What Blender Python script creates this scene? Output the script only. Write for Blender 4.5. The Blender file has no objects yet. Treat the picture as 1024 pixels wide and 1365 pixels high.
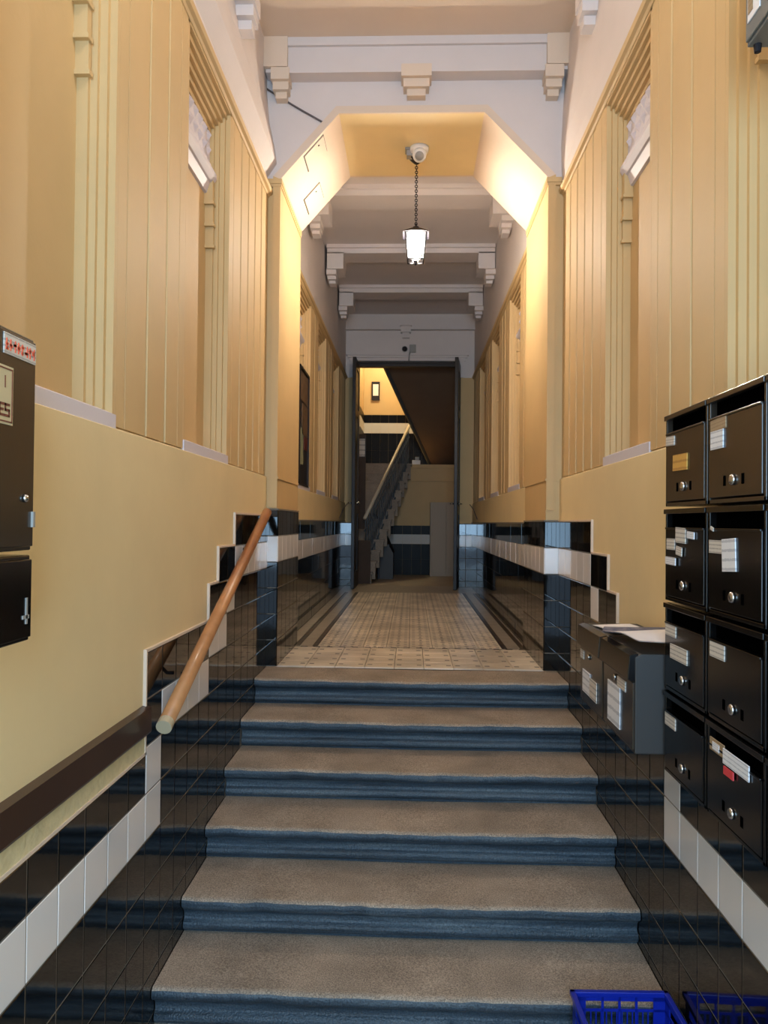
import bpy, bmesh, math, random
from mathutils import Vector, Matrix

# ------------------------------------------------------------------ camera, light, exposure
SC = bpy.context.scene
COL = SC.collection
random.seed(7)
IMG_W, IMG_H, FPX = 1024, 1365, 1025.0
EYE = 0.8755
YAW, PITCH, ROLL = .0358, .0138, .0098

cam_d = bpy.data.cameras.new('camera')
cam_d.sensor_fit = 'HORIZONTAL'
cam_d.sensor_width = 36.0
cam_d.lens = 36.0 * FPX / IMG_W
cam_d.clip_start = .05
cam = bpy.data.objects.new('camera', cam_d)
COL.objects.link(cam)
_f = Vector((-math.sin(YAW) * math.cos(PITCH), math.cos(YAW) * math.cos(PITCH), math.sin(PITCH)))
_r = Vector((math.cos(YAW), math.sin(YAW), 0))
_u = _r.cross(_f)
_r2 = math.cos(ROLL) * _r + math.sin(ROLL) * _u
_u2 = -math.sin(ROLL) * _r + math.cos(ROLL) * _u
cam.matrix_world = Matrix(((_r2.x, _u2.x, -_f.x, 0), (_r2.y, _u2.y, -_f.y, 0), (_r2.z, _u2.z, -_f.z, EYE), (0, 0, 0, 1)))
SC.camera = cam

w = bpy.data.worlds.new('sky')
SC.world = w
w.use_nodes = True
bg = w.node_tree.nodes['Background']
bg.inputs[0].default_value = (.50, .72, 1.0, 1)
bg.inputs[1].default_value = 1.0


def area_light(name, loc, size, size_y, power, color, direction):
    d = bpy.data.lights.new(name, 'AREA')
    d.shape = 'RECTANGLE'
    d.size, d.size_y = size, size_y
    d.energy = power
    d.color = color
    o = bpy.data.objects.new(name, d)
    o.location = loc
    o.rotation_euler = Vector(direction).to_track_quat('-Z', 'Y').to_euler()
    COL.objects.link(o)
    return o


# daylight falling in through the open street door behind the photographer
area_light('street_daylight', (0.0, -1.44, 1.35), 1.25, 2.2, 62, (.44, .71, 1.0), (0, 1, 0))
# ceiling lamp of the entry, above the top edge of the photograph
_e = bpy.data.lights.new('entry_lamp', 'POINT')
_e.energy, _e.color, _e.shadow_soft_size = 17, (1.0, .95, .90), .16
_eo = bpy.data.objects.new('entry_lamp', _e)
_eo.location = (0.0, 1.75, 3.30)
COL.objects.link(_eo)
# lamp of the upper stair landing (out of sight above the door head)
_p = bpy.data.lights.new('landing_lamp', 'POINT')
_p.energy, _p.color, _p.shadow_soft_size = 40, (1.0, .88, .55), .12
_po = bpy.data.objects.new('landing_lamp', _p)
_po.location = (-.35, 13.2, 4.25)
COL.objects.link(_po)
LAMP_STRENGTH = 580.0

SC.view_settings.view_transform = 'Standard'
SC.view_settings.look = 'None'
SC.view_settings.gamma = 1.0
SC.view_settings.use_curve_mapping = False
SC.view_settings.exposure = 1.1


# ------------------------------------------------------------------ materials
def lin(c):
    return tuple((x / 255 / 12.92) if x / 255 <= .04045 else ((x / 255 + .055) / 1.055) ** 2.4 for x in c)


def mat(name, rgb, rough=.6, metal=0.0, var=0.0, scale=8.0, bump=0.0, bscale=60.0, spec=.5, rgb2=None, coat=0.0,
        perobj=0.0, detail=4.0):
    m = bpy.data.materials.new(name)
    m.use_nodes = True
    nt = m.node_tree
    b = nt.nodes['Principled BSDF']
    b.inputs['Roughness'].default_value = rough
    b.inputs['Metallic'].default_value = metal
    b.inputs['Specular IOR Level'].default_value = spec
    b.inputs['Coat Weight'].default_value = coat
    c = lin(rgb) + (1,)
    b.inputs['Base Color'].default_value = c
    out = None
    tc = nt.nodes.new('ShaderNodeTexCoord')
    geo = nt.nodes.new('ShaderNodeNewGeometry')
    if var > 0 or rgb2:
        n = nt.nodes.new('ShaderNodeTexNoise')
        n.inputs['Scale'].default_value = scale
        n.inputs['Detail'].default_value = detail
        n.inputs['Roughness'].default_value = .6
        nt.links.new(geo.outputs['Position'], n.inputs['Vector'])
        r = nt.nodes.new('ShaderNodeValToRGB')
        r.color_ramp.elements[0].position = .3
        r.color_ramp.elements[1].position = .7
        c2 = lin(rgb2) if rgb2 else tuple(x * (1 - var) for x in c[:3])
        r.color_ramp.elements[0].color = tuple(c2) + (1,)
        r.color_ramp.elements[1].color = c
        nt.links.new(n.outputs[0], r.inputs[0])
        out = r.outputs[0]
    if perobj > 0:
        oi = nt.nodes.new('ShaderNodeObjectInfo')
        mr = nt.nodes.new('ShaderNodeMapRange')
        mr.inputs[3].default_value = 1 - perobj
        mr.inputs[4].default_value = 1 + perobj
        nt.links.new(oi.outputs['Random'], mr.inputs[0])
        hs = nt.nodes.new('ShaderNodeHueSaturation')
        nt.links.new(mr.outputs[0], hs.inputs['Value'])
        if out:
            nt.links.new(out, hs.inputs['Color'])
        else:
            hs.inputs['Color'].default_value = c
        out = hs.outputs[0]
    if out:
        nt.links.new(out, b.inputs['Base Color'])
    if bump > 0:
        n2 = nt.nodes.new('ShaderNodeTexNoise')
        n2.inputs['Scale'].default_value = bscale
        n2.inputs['Detail'].default_value = 5
        nt.links.new(geo.outputs['Position'], n2.inputs['Vector'])
        bp = nt.nodes.new('ShaderNodeBump')
        bp.inputs['Strength'].default_value = bump
        bp.inputs['Distance'].default_value = .01
        nt.links.new(n2.outputs[0], bp.inputs['Height'])
        nt.links.new(bp.outputs[0], b.inputs['Normal'])
    return m


def emit(name, rgb, strength):
    m = bpy.data.materials.new(name)
    m.use_nodes = True
    nt = m.node_tree
    nt.nodes.clear()
    e = nt.nodes.new('ShaderNodeEmission')
    e.inputs[0].default_value = tuple(rgb) + (1,)
    e.inputs[1].default_value = strength
    o = nt.nodes.new('ShaderNodeOutputMaterial')
    nt.links.new(e.outputs[0], o.inputs[0])
    return m


def pane_mat(name, tint, gl=.06):
    m = bpy.data.materials.new(name)
    m.use_nodes = True
    nt = m.node_tree
    nt.nodes.clear()
    t = nt.nodes.new('ShaderNodeBsdfTransparent')
    t.inputs[0].default_value = tuple(tint) + (1,)
    g = nt.nodes.new('ShaderNodeBsdfGlossy')
    g.inputs['Roughness'].default_value = .05
    x = nt.nodes.new('ShaderNodeMixShader')
    x.inputs[0].default_value = gl
    o = nt.nodes.new('ShaderNodeOutputMaterial')
    nt.links.new(t.outputs[0], x.inputs[1])
    nt.links.new(g.outputs[0], x.inputs[2])
    nt.links.new(x.outputs[0], o.inputs[0])
    return m


def stone_mat(name, rgb):
    m = mat(name, rgb, .62, var=.38, scale=4, bump=.3, bscale=120, spec=.3, detail=8)
    nt = m.node_tree
    b = nt.nodes['Principled BSDF']
    old = b.inputs['Base Color'].links[0].from_socket
    geo = nt.nodes.new('ShaderNodeNewGeometry')
    v = nt.nodes.new('ShaderNodeTexNoise')
    v.inputs['Scale'].default_value = 210
    v.inputs['Detail'].default_value = 2
    nt.links.new(geo.outputs['Position'], v.inputs['Vector'])
    r = nt.nodes.new('ShaderNodeValToRGB')
    r.color_ramp.elements[0].position = .33
    r.color_ramp.elements[0].color = (.5, .48, .46, 1)
    r.color_ramp.elements[1].position = .68
    r.color_ramp.elements[1].color = (1.22, 1.2, 1.16, 1)
    nt.links.new(v.outputs[0], r.inputs[0])
    mx = nt.nodes.new('ShaderNodeMix')
    mx.data_type = 'RGBA'
    mx.blend_type = 'MULTIPLY'
    mx.inputs[0].default_value = 1.0
    nt.links.new(old, mx.inputs[6])
    nt.links.new(r.outputs[0], mx.inputs[7])
    nt.links.new(mx.outputs[2], b.inputs['Base Color'])
    return m


def riser_mat():  # step faces coloured darker and bluer: shade and cool daylight painted into the granite
    m = bpy.data.materials.new('granite face with painted shade')
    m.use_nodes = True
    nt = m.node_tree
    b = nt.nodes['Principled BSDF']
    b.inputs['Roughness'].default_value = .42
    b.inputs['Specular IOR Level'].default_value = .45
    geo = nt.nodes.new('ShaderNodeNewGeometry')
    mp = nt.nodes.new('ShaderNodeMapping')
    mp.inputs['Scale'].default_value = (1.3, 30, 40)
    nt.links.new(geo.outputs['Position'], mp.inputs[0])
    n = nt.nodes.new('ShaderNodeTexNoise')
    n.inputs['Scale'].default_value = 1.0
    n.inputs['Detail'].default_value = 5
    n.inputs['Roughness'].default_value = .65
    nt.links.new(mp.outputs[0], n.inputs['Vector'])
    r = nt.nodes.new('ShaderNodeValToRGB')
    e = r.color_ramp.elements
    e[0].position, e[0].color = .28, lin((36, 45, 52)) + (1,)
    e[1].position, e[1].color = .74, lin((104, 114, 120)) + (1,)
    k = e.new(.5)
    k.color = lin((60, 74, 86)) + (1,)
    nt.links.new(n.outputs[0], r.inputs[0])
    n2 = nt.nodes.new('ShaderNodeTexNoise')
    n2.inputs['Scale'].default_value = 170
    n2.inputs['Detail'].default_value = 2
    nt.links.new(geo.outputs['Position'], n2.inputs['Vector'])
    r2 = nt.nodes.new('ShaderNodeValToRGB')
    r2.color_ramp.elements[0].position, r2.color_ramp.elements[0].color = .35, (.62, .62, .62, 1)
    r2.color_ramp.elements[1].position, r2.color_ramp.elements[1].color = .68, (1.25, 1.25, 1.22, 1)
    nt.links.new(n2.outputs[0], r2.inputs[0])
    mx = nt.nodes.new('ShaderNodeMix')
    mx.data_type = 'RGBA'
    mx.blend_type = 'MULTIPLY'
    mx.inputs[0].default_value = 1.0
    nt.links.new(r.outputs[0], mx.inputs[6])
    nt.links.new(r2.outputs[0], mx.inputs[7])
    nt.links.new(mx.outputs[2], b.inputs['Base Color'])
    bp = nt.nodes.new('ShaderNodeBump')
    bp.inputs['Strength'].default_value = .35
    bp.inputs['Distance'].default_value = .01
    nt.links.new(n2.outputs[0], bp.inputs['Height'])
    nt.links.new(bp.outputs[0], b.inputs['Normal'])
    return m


def floor_tile_mat(name, dense):
    """encaustic tile: cream ground with brown printed marks, laid out in the tile's own coordinates"""
    m = bpy.data.materials.new(name)
    m.use_nodes = True
    nt = m.node_tree
    b = nt.nodes['Principled BSDF']
    b.inputs['Roughness'].default_value = .32
    tc = nt.nodes.new('ShaderNodeTexCoord')
    sx = nt.nodes.new('ShaderNodeSeparateXYZ')
    nt.links.new(tc.outputs['Object'], sx.inputs[0])

    def math_(op, a, bb=None, c=None):
        n = nt.nodes.new('ShaderNodeMath')
        n.operation = op
        for i, v in enumerate((a, bb, c)):
            if v is None:
                continue
            if isinstance(v, (int, float)):
                n.inputs[i].default_value = v
            else:
                nt.links.new(v, n.inputs[i])
        return n.outputs[0]
    X, Y = sx.outputs[0], sx.outputs[1]
    ax, ay = math_('ABSOLUTE', X), math_('ABSOLUTE', Y)

    def square(u, v, cu, cv, h):
        du = math_('ABSOLUTE', math_('SUBTRACT', u, cu))
        dv = math_('ABSOLUTE', math_('SUBTRACT', v, cv))
        return math_('LESS_THAN', math_('MAXIMUM', du, dv), h)
    marks = square(ax, ay, .062, 0.0, .0145)
    if dense:
        marks = square(ax, ay, .052, .040, .0115)
        cen = math_('LESS_THAN', math_('ADD', ax, ay), .022)
        marks = math_('MAXIMUM', marks, cen)
        marks = math_('MAXIMUM', marks, square(ax, ay, .0, .07, .009))
    geo = nt.nodes.new('ShaderNodeNewGeometry')
    n = nt.nodes.new('ShaderNodeTexNoise')
    n.inputs['Scale'].default_value = 3.0
    n.inputs['Detail'].default_value = 6
    nt.links.new(geo.outputs['Position'], n.inputs['Vector'])
    g = nt.nodes.new('ShaderNodeValToRGB')
    g.color_ramp.elements[0].position = .35
    g.color_ramp.elements[0].color = lin((196, 180, 158)) + (1,)
    g.color_ramp.elements[1].position = .65
    g.color_ramp.elements[1].color = lin((238, 222, 198)) + (1,)
    nt.links.new(n.outputs[0], g.inputs[0])
    # wear rubs the print away in patches
    n2 = nt.nodes.new('ShaderNodeTexNoise')
    n2.inputs['Scale'].default_value = 2.2
    n2.inputs['Detail'].default_value = 3
    nt.links.new(geo.outputs['Position'], n2.inputs['Vector'])
    wear = nt.nodes.new('ShaderNodeMapRange')
    wear.inputs[1].default_value = .35
    wear.inputs[2].default_value = .6
    wear.inputs[3].default_value = .75
    wear.inputs[4].default_value = .95
    nt.links.new(n2.outputs[0], wear.inputs[0])
    mx = nt.nodes.new('ShaderNodeMix')
    mx.data_type = 'RGBA'
    nt.links.new(math_('MULTIPLY', marks, wear.outputs[0]), mx.inputs[0])
    nt.links.new(g.outputs[0], mx.inputs[6])
    mx.inputs[7].default_value = lin((46, 30, 22)) + (1,)
    hs = nt.nodes.new('ShaderNodeHueSaturation')
    oi = nt.nodes.new('ShaderNodeObjectInfo')
    mr = nt.nodes.new('ShaderNodeMapRange')
    mr.inputs[3].default_value = .85
    mr.inputs[4].default_value = 1.08
    nt.links.new(oi.outputs['Random'], mr.inputs[0])
    nt.links.new(mr.outputs[0], hs.inputs['Value'])
    nt.links.new(mx.outputs[2], hs.inputs['Color'])
    nt.links.new(hs.outputs[0], b.inputs['Base Color'])
    return m


def label_mat(name, paper, ink, rows=22.0):
    """a printed paper label: faint lines of print too small to read"""
    m = mat(name, paper, .7)
    nt = m.node_tree
    b = nt.nodes['Principled BSDF']
    tc = nt.nodes.new('ShaderNodeTexCoord')
    sp = nt.nodes.new('ShaderNodeSeparateXYZ')
    nt.links.new(tc.outputs['Generated'], sp.inputs[0])
    s = nt.nodes.new('ShaderNodeMath')
    s.operation = 'SINE'
    k = nt.nodes.new('ShaderNodeMath')
    k.operation = 'MULTIPLY'
    k.inputs[1].default_value = rows
    nt.links.new(sp.outputs[2], k.inputs[0])
    nt.links.new(k.outputs[0], s.inputs[0])
    n = nt.nodes.new('ShaderNodeTexNoise')
    n.inputs['Scale'].default_value = 9
    nt.links.new(tc.outputs['Generated'], n.inputs['Vector'])
    ad = nt.nodes.new('ShaderNodeMath')
    ad.operation = 'MULTIPLY'
    nt.links.new(s.outputs[0], ad.inputs[0])
    nt.links.new(n.outputs[0], ad.inputs[1])
    gt = nt.nodes.new('ShaderNodeMath')
    gt.operation = 'GREATER_THAN'
    gt.inputs[1].default_value = .3
    nt.links.new(ad.outputs[0], gt.inputs[0])
    mx = nt.nodes.new('ShaderNodeMix')
    mx.data_type = 'RGBA'
    ml = nt.nodes.new('ShaderNodeMath')
    ml.operation = 'MULTIPLY'
    ml.inputs[1].default_value = .55
    nt.links.new(gt.outputs[0], ml.inputs[0])
    nt.links.new(ml.outputs[0], mx.inputs[0])
    mx.inputs[6].default_value = lin(paper) + (1,)
    mx.inputs[7].default_value = lin(ink) + (1,)
    nt.links.new(mx.outputs[2], b.inputs['Base Color'])
    return m


M = dict(
    yellow_lit=mat('yellow wall paint with painted light', (236, 212, 162), .55, var=.10, scale=1.6, bump=.08, bscale=35),  # lower walls and arch soffit: extra light put into the paint colour
    yellow=mat('yellow wall paint', (207, 174, 122), .62, var=.09, scale=2.2, bump=.08, bscale=35),
    cream=mat('cream ceiling paint', (222, 200, 178), .65, var=.05, scale=3, bump=.05, bscale=30),
    white=mat('white ceiling paint', (216, 205, 200), .7, var=.06, scale=2.5, bump=.05, bscale=30),
    lilac=mat('lilac white paint', (214, 206, 212), .5),
    black_tile=mat('black glazed tile', (15, 13, 11), .05, spec=.62, perobj=.35, bump=.02, bscale=14),
    white_tile=mat('white glazed tile', (234, 228, 224), .12, spec=.5, perobj=.05),
    grout=mat('grey grout', (120, 112, 102), .9),
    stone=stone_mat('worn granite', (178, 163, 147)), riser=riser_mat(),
    floor_a=floor_tile_mat('spotted floor tile', False),
    floor_b=floor_tile_mat('patterned floor tile', True),
    floor_plain=mat('plain floor tile', (164, 150, 132), .35, var=.25, scale=9),
    floor_dark=mat('dark floor border', (58, 42, 33), .35, var=.2, scale=9),
    floor_grout=mat('floor joint', (70, 60, 50), .9),
    floor_boards=mat('pale hall floor', (176, 160, 138), .5, var=.25, scale=5),
    wood=mat('varnished handrail wood', (196, 136, 86), .35, rgb2=(158, 100, 58), scale=6, coat=.3),
    wood_cut=mat('pale cut wood', (176, 160, 130), .7),
    brown_board=mat('dark brown board', (62, 40, 27), .3, var=.25, scale=9),
    bare=mat('bare cream mortar', (232, 214, 166), .8, var=.2, scale=20, bump=.3, bscale=50),
    box_brown=mat('brown steel with painted reflection', (48, 39, 30), .24, var=.12, scale=7, spec=.6),  # yellow wall reflection on mailboxes and cabinet put into this lighter brown
    box_dark=mat('dark brown steel', (12, 10, 9), .2, var=.12, scale=7, spec=.38),
    box_grey=mat('grey brown steel', (50, 46, 43), .5),
    hole=mat('slot shade black', (3, 3, 3), .9, spec=0.0),  # flat black painted for the shade inside slots and vent holes
    chrome=mat('lock metal', (200, 200, 200), .25, metal=1.0),
    paper=mat('white paper', (228, 224, 224), .8),
    paper_blue=mat('blue grey printed paper', (58, 62, 92), .7, rgb2=(140, 136, 142), scale=26),
    label=label_mat('white printed label', (206, 196, 184), (110, 104, 100)),
    label_white=label_mat('bright printed label', (226, 224, 226), (150, 150, 160)),
    label_beige=label_mat('beige printed label', (158, 134, 102), (128, 100, 74)),
    label_yellow=label_mat('ochre printed label', (206, 156, 70), (150, 96, 30), 14),
    label_red=mat('red sticker', (206, 62, 66), .6),
    label_redw=mat('orange red sticker print', (228, 92, 62), .5),
    plate=mat('cream enamel plate', (196, 180, 142), .4),
    ink=mat('dark red ink', (112, 54, 36), .6),
    grey_box=mat('grey painted box', (112, 112, 108), .5),
    blue=mat('blue plastic', (16, 40, 160), .35),
    iron=mat('dark iron', (30, 28, 34), .45, metal=.3),
    iron_grey=mat('grey painted iron', (74, 82, 88), .5),
    door=mat('dark brown door', (34, 22, 18), .38, var=.2, scale=6, spec=.3),
    soffit=mat('brown stair underside', (122, 104, 88), .8, var=.1, scale=3),
    rail_pale=mat('pale worn handrail', (200, 186, 160), .4),
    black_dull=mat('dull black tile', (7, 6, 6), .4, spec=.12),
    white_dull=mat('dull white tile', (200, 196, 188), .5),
    brown_dull=mat('dull brown wood', (66, 46, 30), .7, var=.2, scale=9),
    pale_door=mat('pale grey paint', (172, 158, 140), .6),
    plastic=mat('white plastic', (214, 210, 204), .4),
    plastic_grey=mat('grey plastic', (150, 146, 140), .45),
    glass=pane_mat('clear lantern glass', (.96, .97, 1.0)),
    cable=mat('dark cable', (92, 84, 84), .6),
    poster=mat('brown printed poster', (112, 86, 62), .5, rgb2=(70, 54, 40), scale=22),
    poster_red=mat('dark red poster', (92, 34, 26), .5),
    green=mat('green grey paper', (128, 132, 106), .7),
)
M['bulb'] = emit('lit bulb', (1.0, .89, .73), LAMP_STRENGTH)


# ------------------------------------------------------------------ mesh helpers
class MB:
    def __init__(s):
        s.v, s.f, s.mi = [], [], []

    def poly(s, pts, mi=0):
        n = len(s.v)
        s.v += [tuple(p) for p in pts]
        s.f.append(tuple(range(n, n + len(pts))))
        s.mi.append(mi)

    def box(s, x0, x1, y0, y1, z0, z1, mi=0):
        x0, x1 = sorted((x0, x1)); y0, y1 = sorted((y0, y1)); z0, z1 = sorted((z0, z1))
        n = len(s.v)
        s.v += [(x0, y0, z0), (x1, y0, z0), (x1, y1, z0), (x0, y1, z0), (x0, y0, z1), (x1, y0, z1), (x1, y1, z1), (x0, y1, z1)]
        for q in ((0, 3, 2, 1), (4, 5, 6, 7), (0, 1, 5, 4), (1, 2, 6, 5), (2, 3, 7, 6), (3, 0, 4, 7)):
            s.f.append(tuple(n + i for i in q)); s.mi.append(mi)
        return s

    def prism(s, pts, a, b, axis, mi=0):
        """closed polygon pts (2D) extruded from a to b along axis (0=x: pts are y,z; 1=y: pts are x,z; 2=z: pts are x,y)"""
        def P(p, t):
            return (t, p[0], p[1]) if axis == 0 else (p[0], t, p[1]) if axis == 1 else (p[0], p[1], t)
        n, k = len(s.v), len(pts)
        s.v += [P(p, a) for p in pts] + [P(p, b) for p in pts]
        s.f.append(tuple(n + i for i in range(k))); s.mi.append(mi)
        s.f.append(tuple(n + k + i for i in reversed(range(k)))); s.mi.append(mi)
        for i in range(k):
            j = (i + 1) % k
            s.f.append((n + i, n + j, n + k + j, n + k + i)); s.mi.append(mi)
        return s

    def tube(s, pts, r, seg=10, r2=None, mi=0, caps=True):
        pts = [Vector(p) for p in pts]
        n0 = len(s.v)
        prev = None
        for i, p in enumerate(pts):
            d = (pts[min(i + 1, len(pts) - 1)] - pts[max(i - 1, 0)]).normalized()
            a = prev if prev is not None else (Vector((0, 0, 1)) if abs(d.z) < .9 else Vector((1, 0, 0)))
            u = (a - d * a.dot(d)).normalized()
            vv = d.cross(u)
            prev = u
            rr = r if r2 is None else r + (r2 - r) * i / (len(pts) - 1)
            for k in range(seg):
                t = 2 * math.pi * k / seg
                s.v.append(tuple(p + (u * math.cos(t) + vv * math.sin(t)) * rr))
        for i in range(len(pts) - 1):
            for k in range(seg):
                a, b = n0 + i * seg + k, n0 + i * seg + (k + 1) % seg
                s.f.append((a, b, b + seg, a + seg)); s.mi.append(mi)
        if caps:
            s.f.append(tuple(n0 + k for k in reversed(range(seg)))); s.mi.append(mi)
            s.f.append(tuple(n0 + (len(pts) - 1) * seg + k for k in range(seg))); s.mi.append(mi)
        return s

    def lathe(s, prof, c, axis=(0, 0, 1), seg=16, mi=0):
        """prof: list of (radius, height along axis)"""
        ax = Vector(axis).normalized()
        a = Vector((0, 0, 1)) if abs(ax.z) < .9 else Vector((1, 0, 0))
        u = (a - ax * a.dot(ax)).normalized(); vv = ax.cross(u); c = Vector(c)
        n0 = len(s.v)
        for r, h in prof:
            for k in range(seg):
                t = 2 * math.pi * k / seg
                s.v.append(tuple(c + ax * h + (u * math.cos(t) + vv * math.sin(t)) * max(r, 1e-4)))
        for i in range(len(prof) - 1):
            for k in range(seg):
                a_, b_ = n0 + i * seg + k, n0 + i * seg + (k + 1) % seg
                s.f.append((a_, b_, b_ + seg, a_ + seg)); s.mi.append(mi)
        s.f.append(tuple(n0 + k for k in reversed(range(seg)))); s.mi.append(mi)
        s.f.append(tuple(n0 + (len(prof) - 1) * seg + k for k in range(seg))); s.mi.append(mi)
        return s

    def mesh(s, name, mats, smooth=False, recalc=True):
        me = bpy.data.meshes.new(name)
        me.from_pydata(s.v, [], s.f)
        for m in (mats if isinstance(mats, (list, tuple)) else [mats]):
            me.materials.append(m)
        me.polygons.foreach_set('material_index', s.mi)
        if recalc:
            b = bmesh.new(); b.from_mesh(me)
            bmesh.ops.recalc_face_normals(b, faces=b.faces)
            b.to_mesh(me); b.free()
        if smooth:
            for p in me.polygons:
                p.use_smooth = True
        me.update()
        return me

    def build(s, name, mats, parent=None, smooth=False, bevel=0.0, loc=None):
        o = bpy.data.objects.new(name, s.mesh(name, mats, smooth))
        COL.objects.link(o)
        if parent is not None:
            o.parent = parent
        if loc is not None:
            o.location = loc
        if bevel:
            md = o.modifiers.new('bevel', 'BEVEL')
            md.width = bevel; md.segments = 2; md.limit_method = 'ANGLE'
        return o


def tag(o, label, cat, group=None, kind=None):
    o['label'] = label
    o['category'] = cat
    if group: o['group'] = group
    if kind: o['kind'] = kind
    return o


def struct(o, label=None):
    o['kind'] = 'structure'
    if label: o['label'] = label
    return o


def stuff(o):
    o['kind'] = 'stuff'
    return o


def empty(name, loc=(0, 0, 0)):
    o = bpy.data.objects.new(name, None)
    o.location = loc
    o.empty_display_size = .05
    COL.objects.link(o)
    return o


_tile_cache = {}


def tile_mesh(axis, sgn, w, h, m, t=.010, bv=.003):
    """wall tile frustum; axis 0: on an x-wall (w along y), axis 1: on a y-wall (w along x), axis 2: on the floor"""
    key = (axis, sgn, round(w, 4), round(h, 4), m.name)
    if key in _tile_cache:
        return _tile_cache[key]
    mb = MB()
    a, b = w / 2, h / 2
    def P(u, v, d):
        return (sgn * d, u, v) if axis == 0 else (u, sgn * d, v) if axis == 1 else (u, v, sgn * d)
    B = [(-a, -b), (a, -b), (a, b), (-a, b)]
    F = [(-a + bv, -b + bv), (a - bv, -b + bv), (a - bv, b - bv), (-a + bv, b - bv)]
    q = [P(u, v, 0) for u, v in B]; r = [P(u, v, t * .7) for u, v in B]; f = [P(u, v, t) for u, v in F]
    mb.poly(f); mb.poly(q)
    for i in range(4):
        j = (i + 1) % 4
        mb.poly([q[i], q[j], r[j], r[i]]); mb.poly([r[i], r[j], f[j], f[i]])
    b_ = MB(); b_.v, b_.f, b_.mi = mb.v, mb.f, mb.mi
    me = b_.mesh('tile', m)
    bm = bmesh.new(); bm.from_mesh(me)
    bmesh.ops.remove_doubles(bm, verts=bm.verts, dist=1e-5)
    bmesh.ops.recalc_face_normals(bm, faces=bm.faces)
    bm.to_mesh(me); bm.free()
    _tile_cache[key] = me
    return me


def put_tile(axis, sgn, loc, w, h, m, parent, name='tile'):
    o = bpy.data.objects.new(name, tile_mesh(axis, sgn, w, h, m))
    o.location = loc
    # hand-laid: a hair out of true
    o.rotation_euler = (random.uniform(-.004, .004), random.uniform(-.004, .004), random.uniform(-.004, .004))
    o.parent = parent
    COL.objects.link(o)
    return o


# ------------------------------------------------------------------ dimensions
D0, T, R = 4.262, .332, .143
NST = 6                                   # risers: landing z=0 down to the entry floor
ZF = -R * NST                             # entry floor
XL, XR = .892, .897                       # |x| of the side wall planes, front part
PXL, PXR = .930, .845                     # passage part
YA, YB = 4.64, 5.47                       # arch, front and back face
YE = 10.6                                 # end wall with the double door
ZLEDGE, ZCROWN, ZCEIL = 1.145, 2.88, 3.77
TM = .157


def stair_z(y):
    if y >= D0: return 0.0
    k = math.ceil((D0 - y) / T)
    return max(-k * R, ZF)


def at_y(px, py, Y):
    d = _r2 * ((px - 512) / FPX) + _u2 * ((682.5 - py) / FPX) + _f
    t = Y / d.y
    return Vector((d.x * t, Y, EYE + d.z * t))
def at_x(px, py, X):
    d = _r2 * ((px - 512) / FPX) + _u2 * ((682.5 - py) / FPX) + _f
    t = X / d.x
    return Vector((X, d.y * t, EYE + d.z * t))


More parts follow.
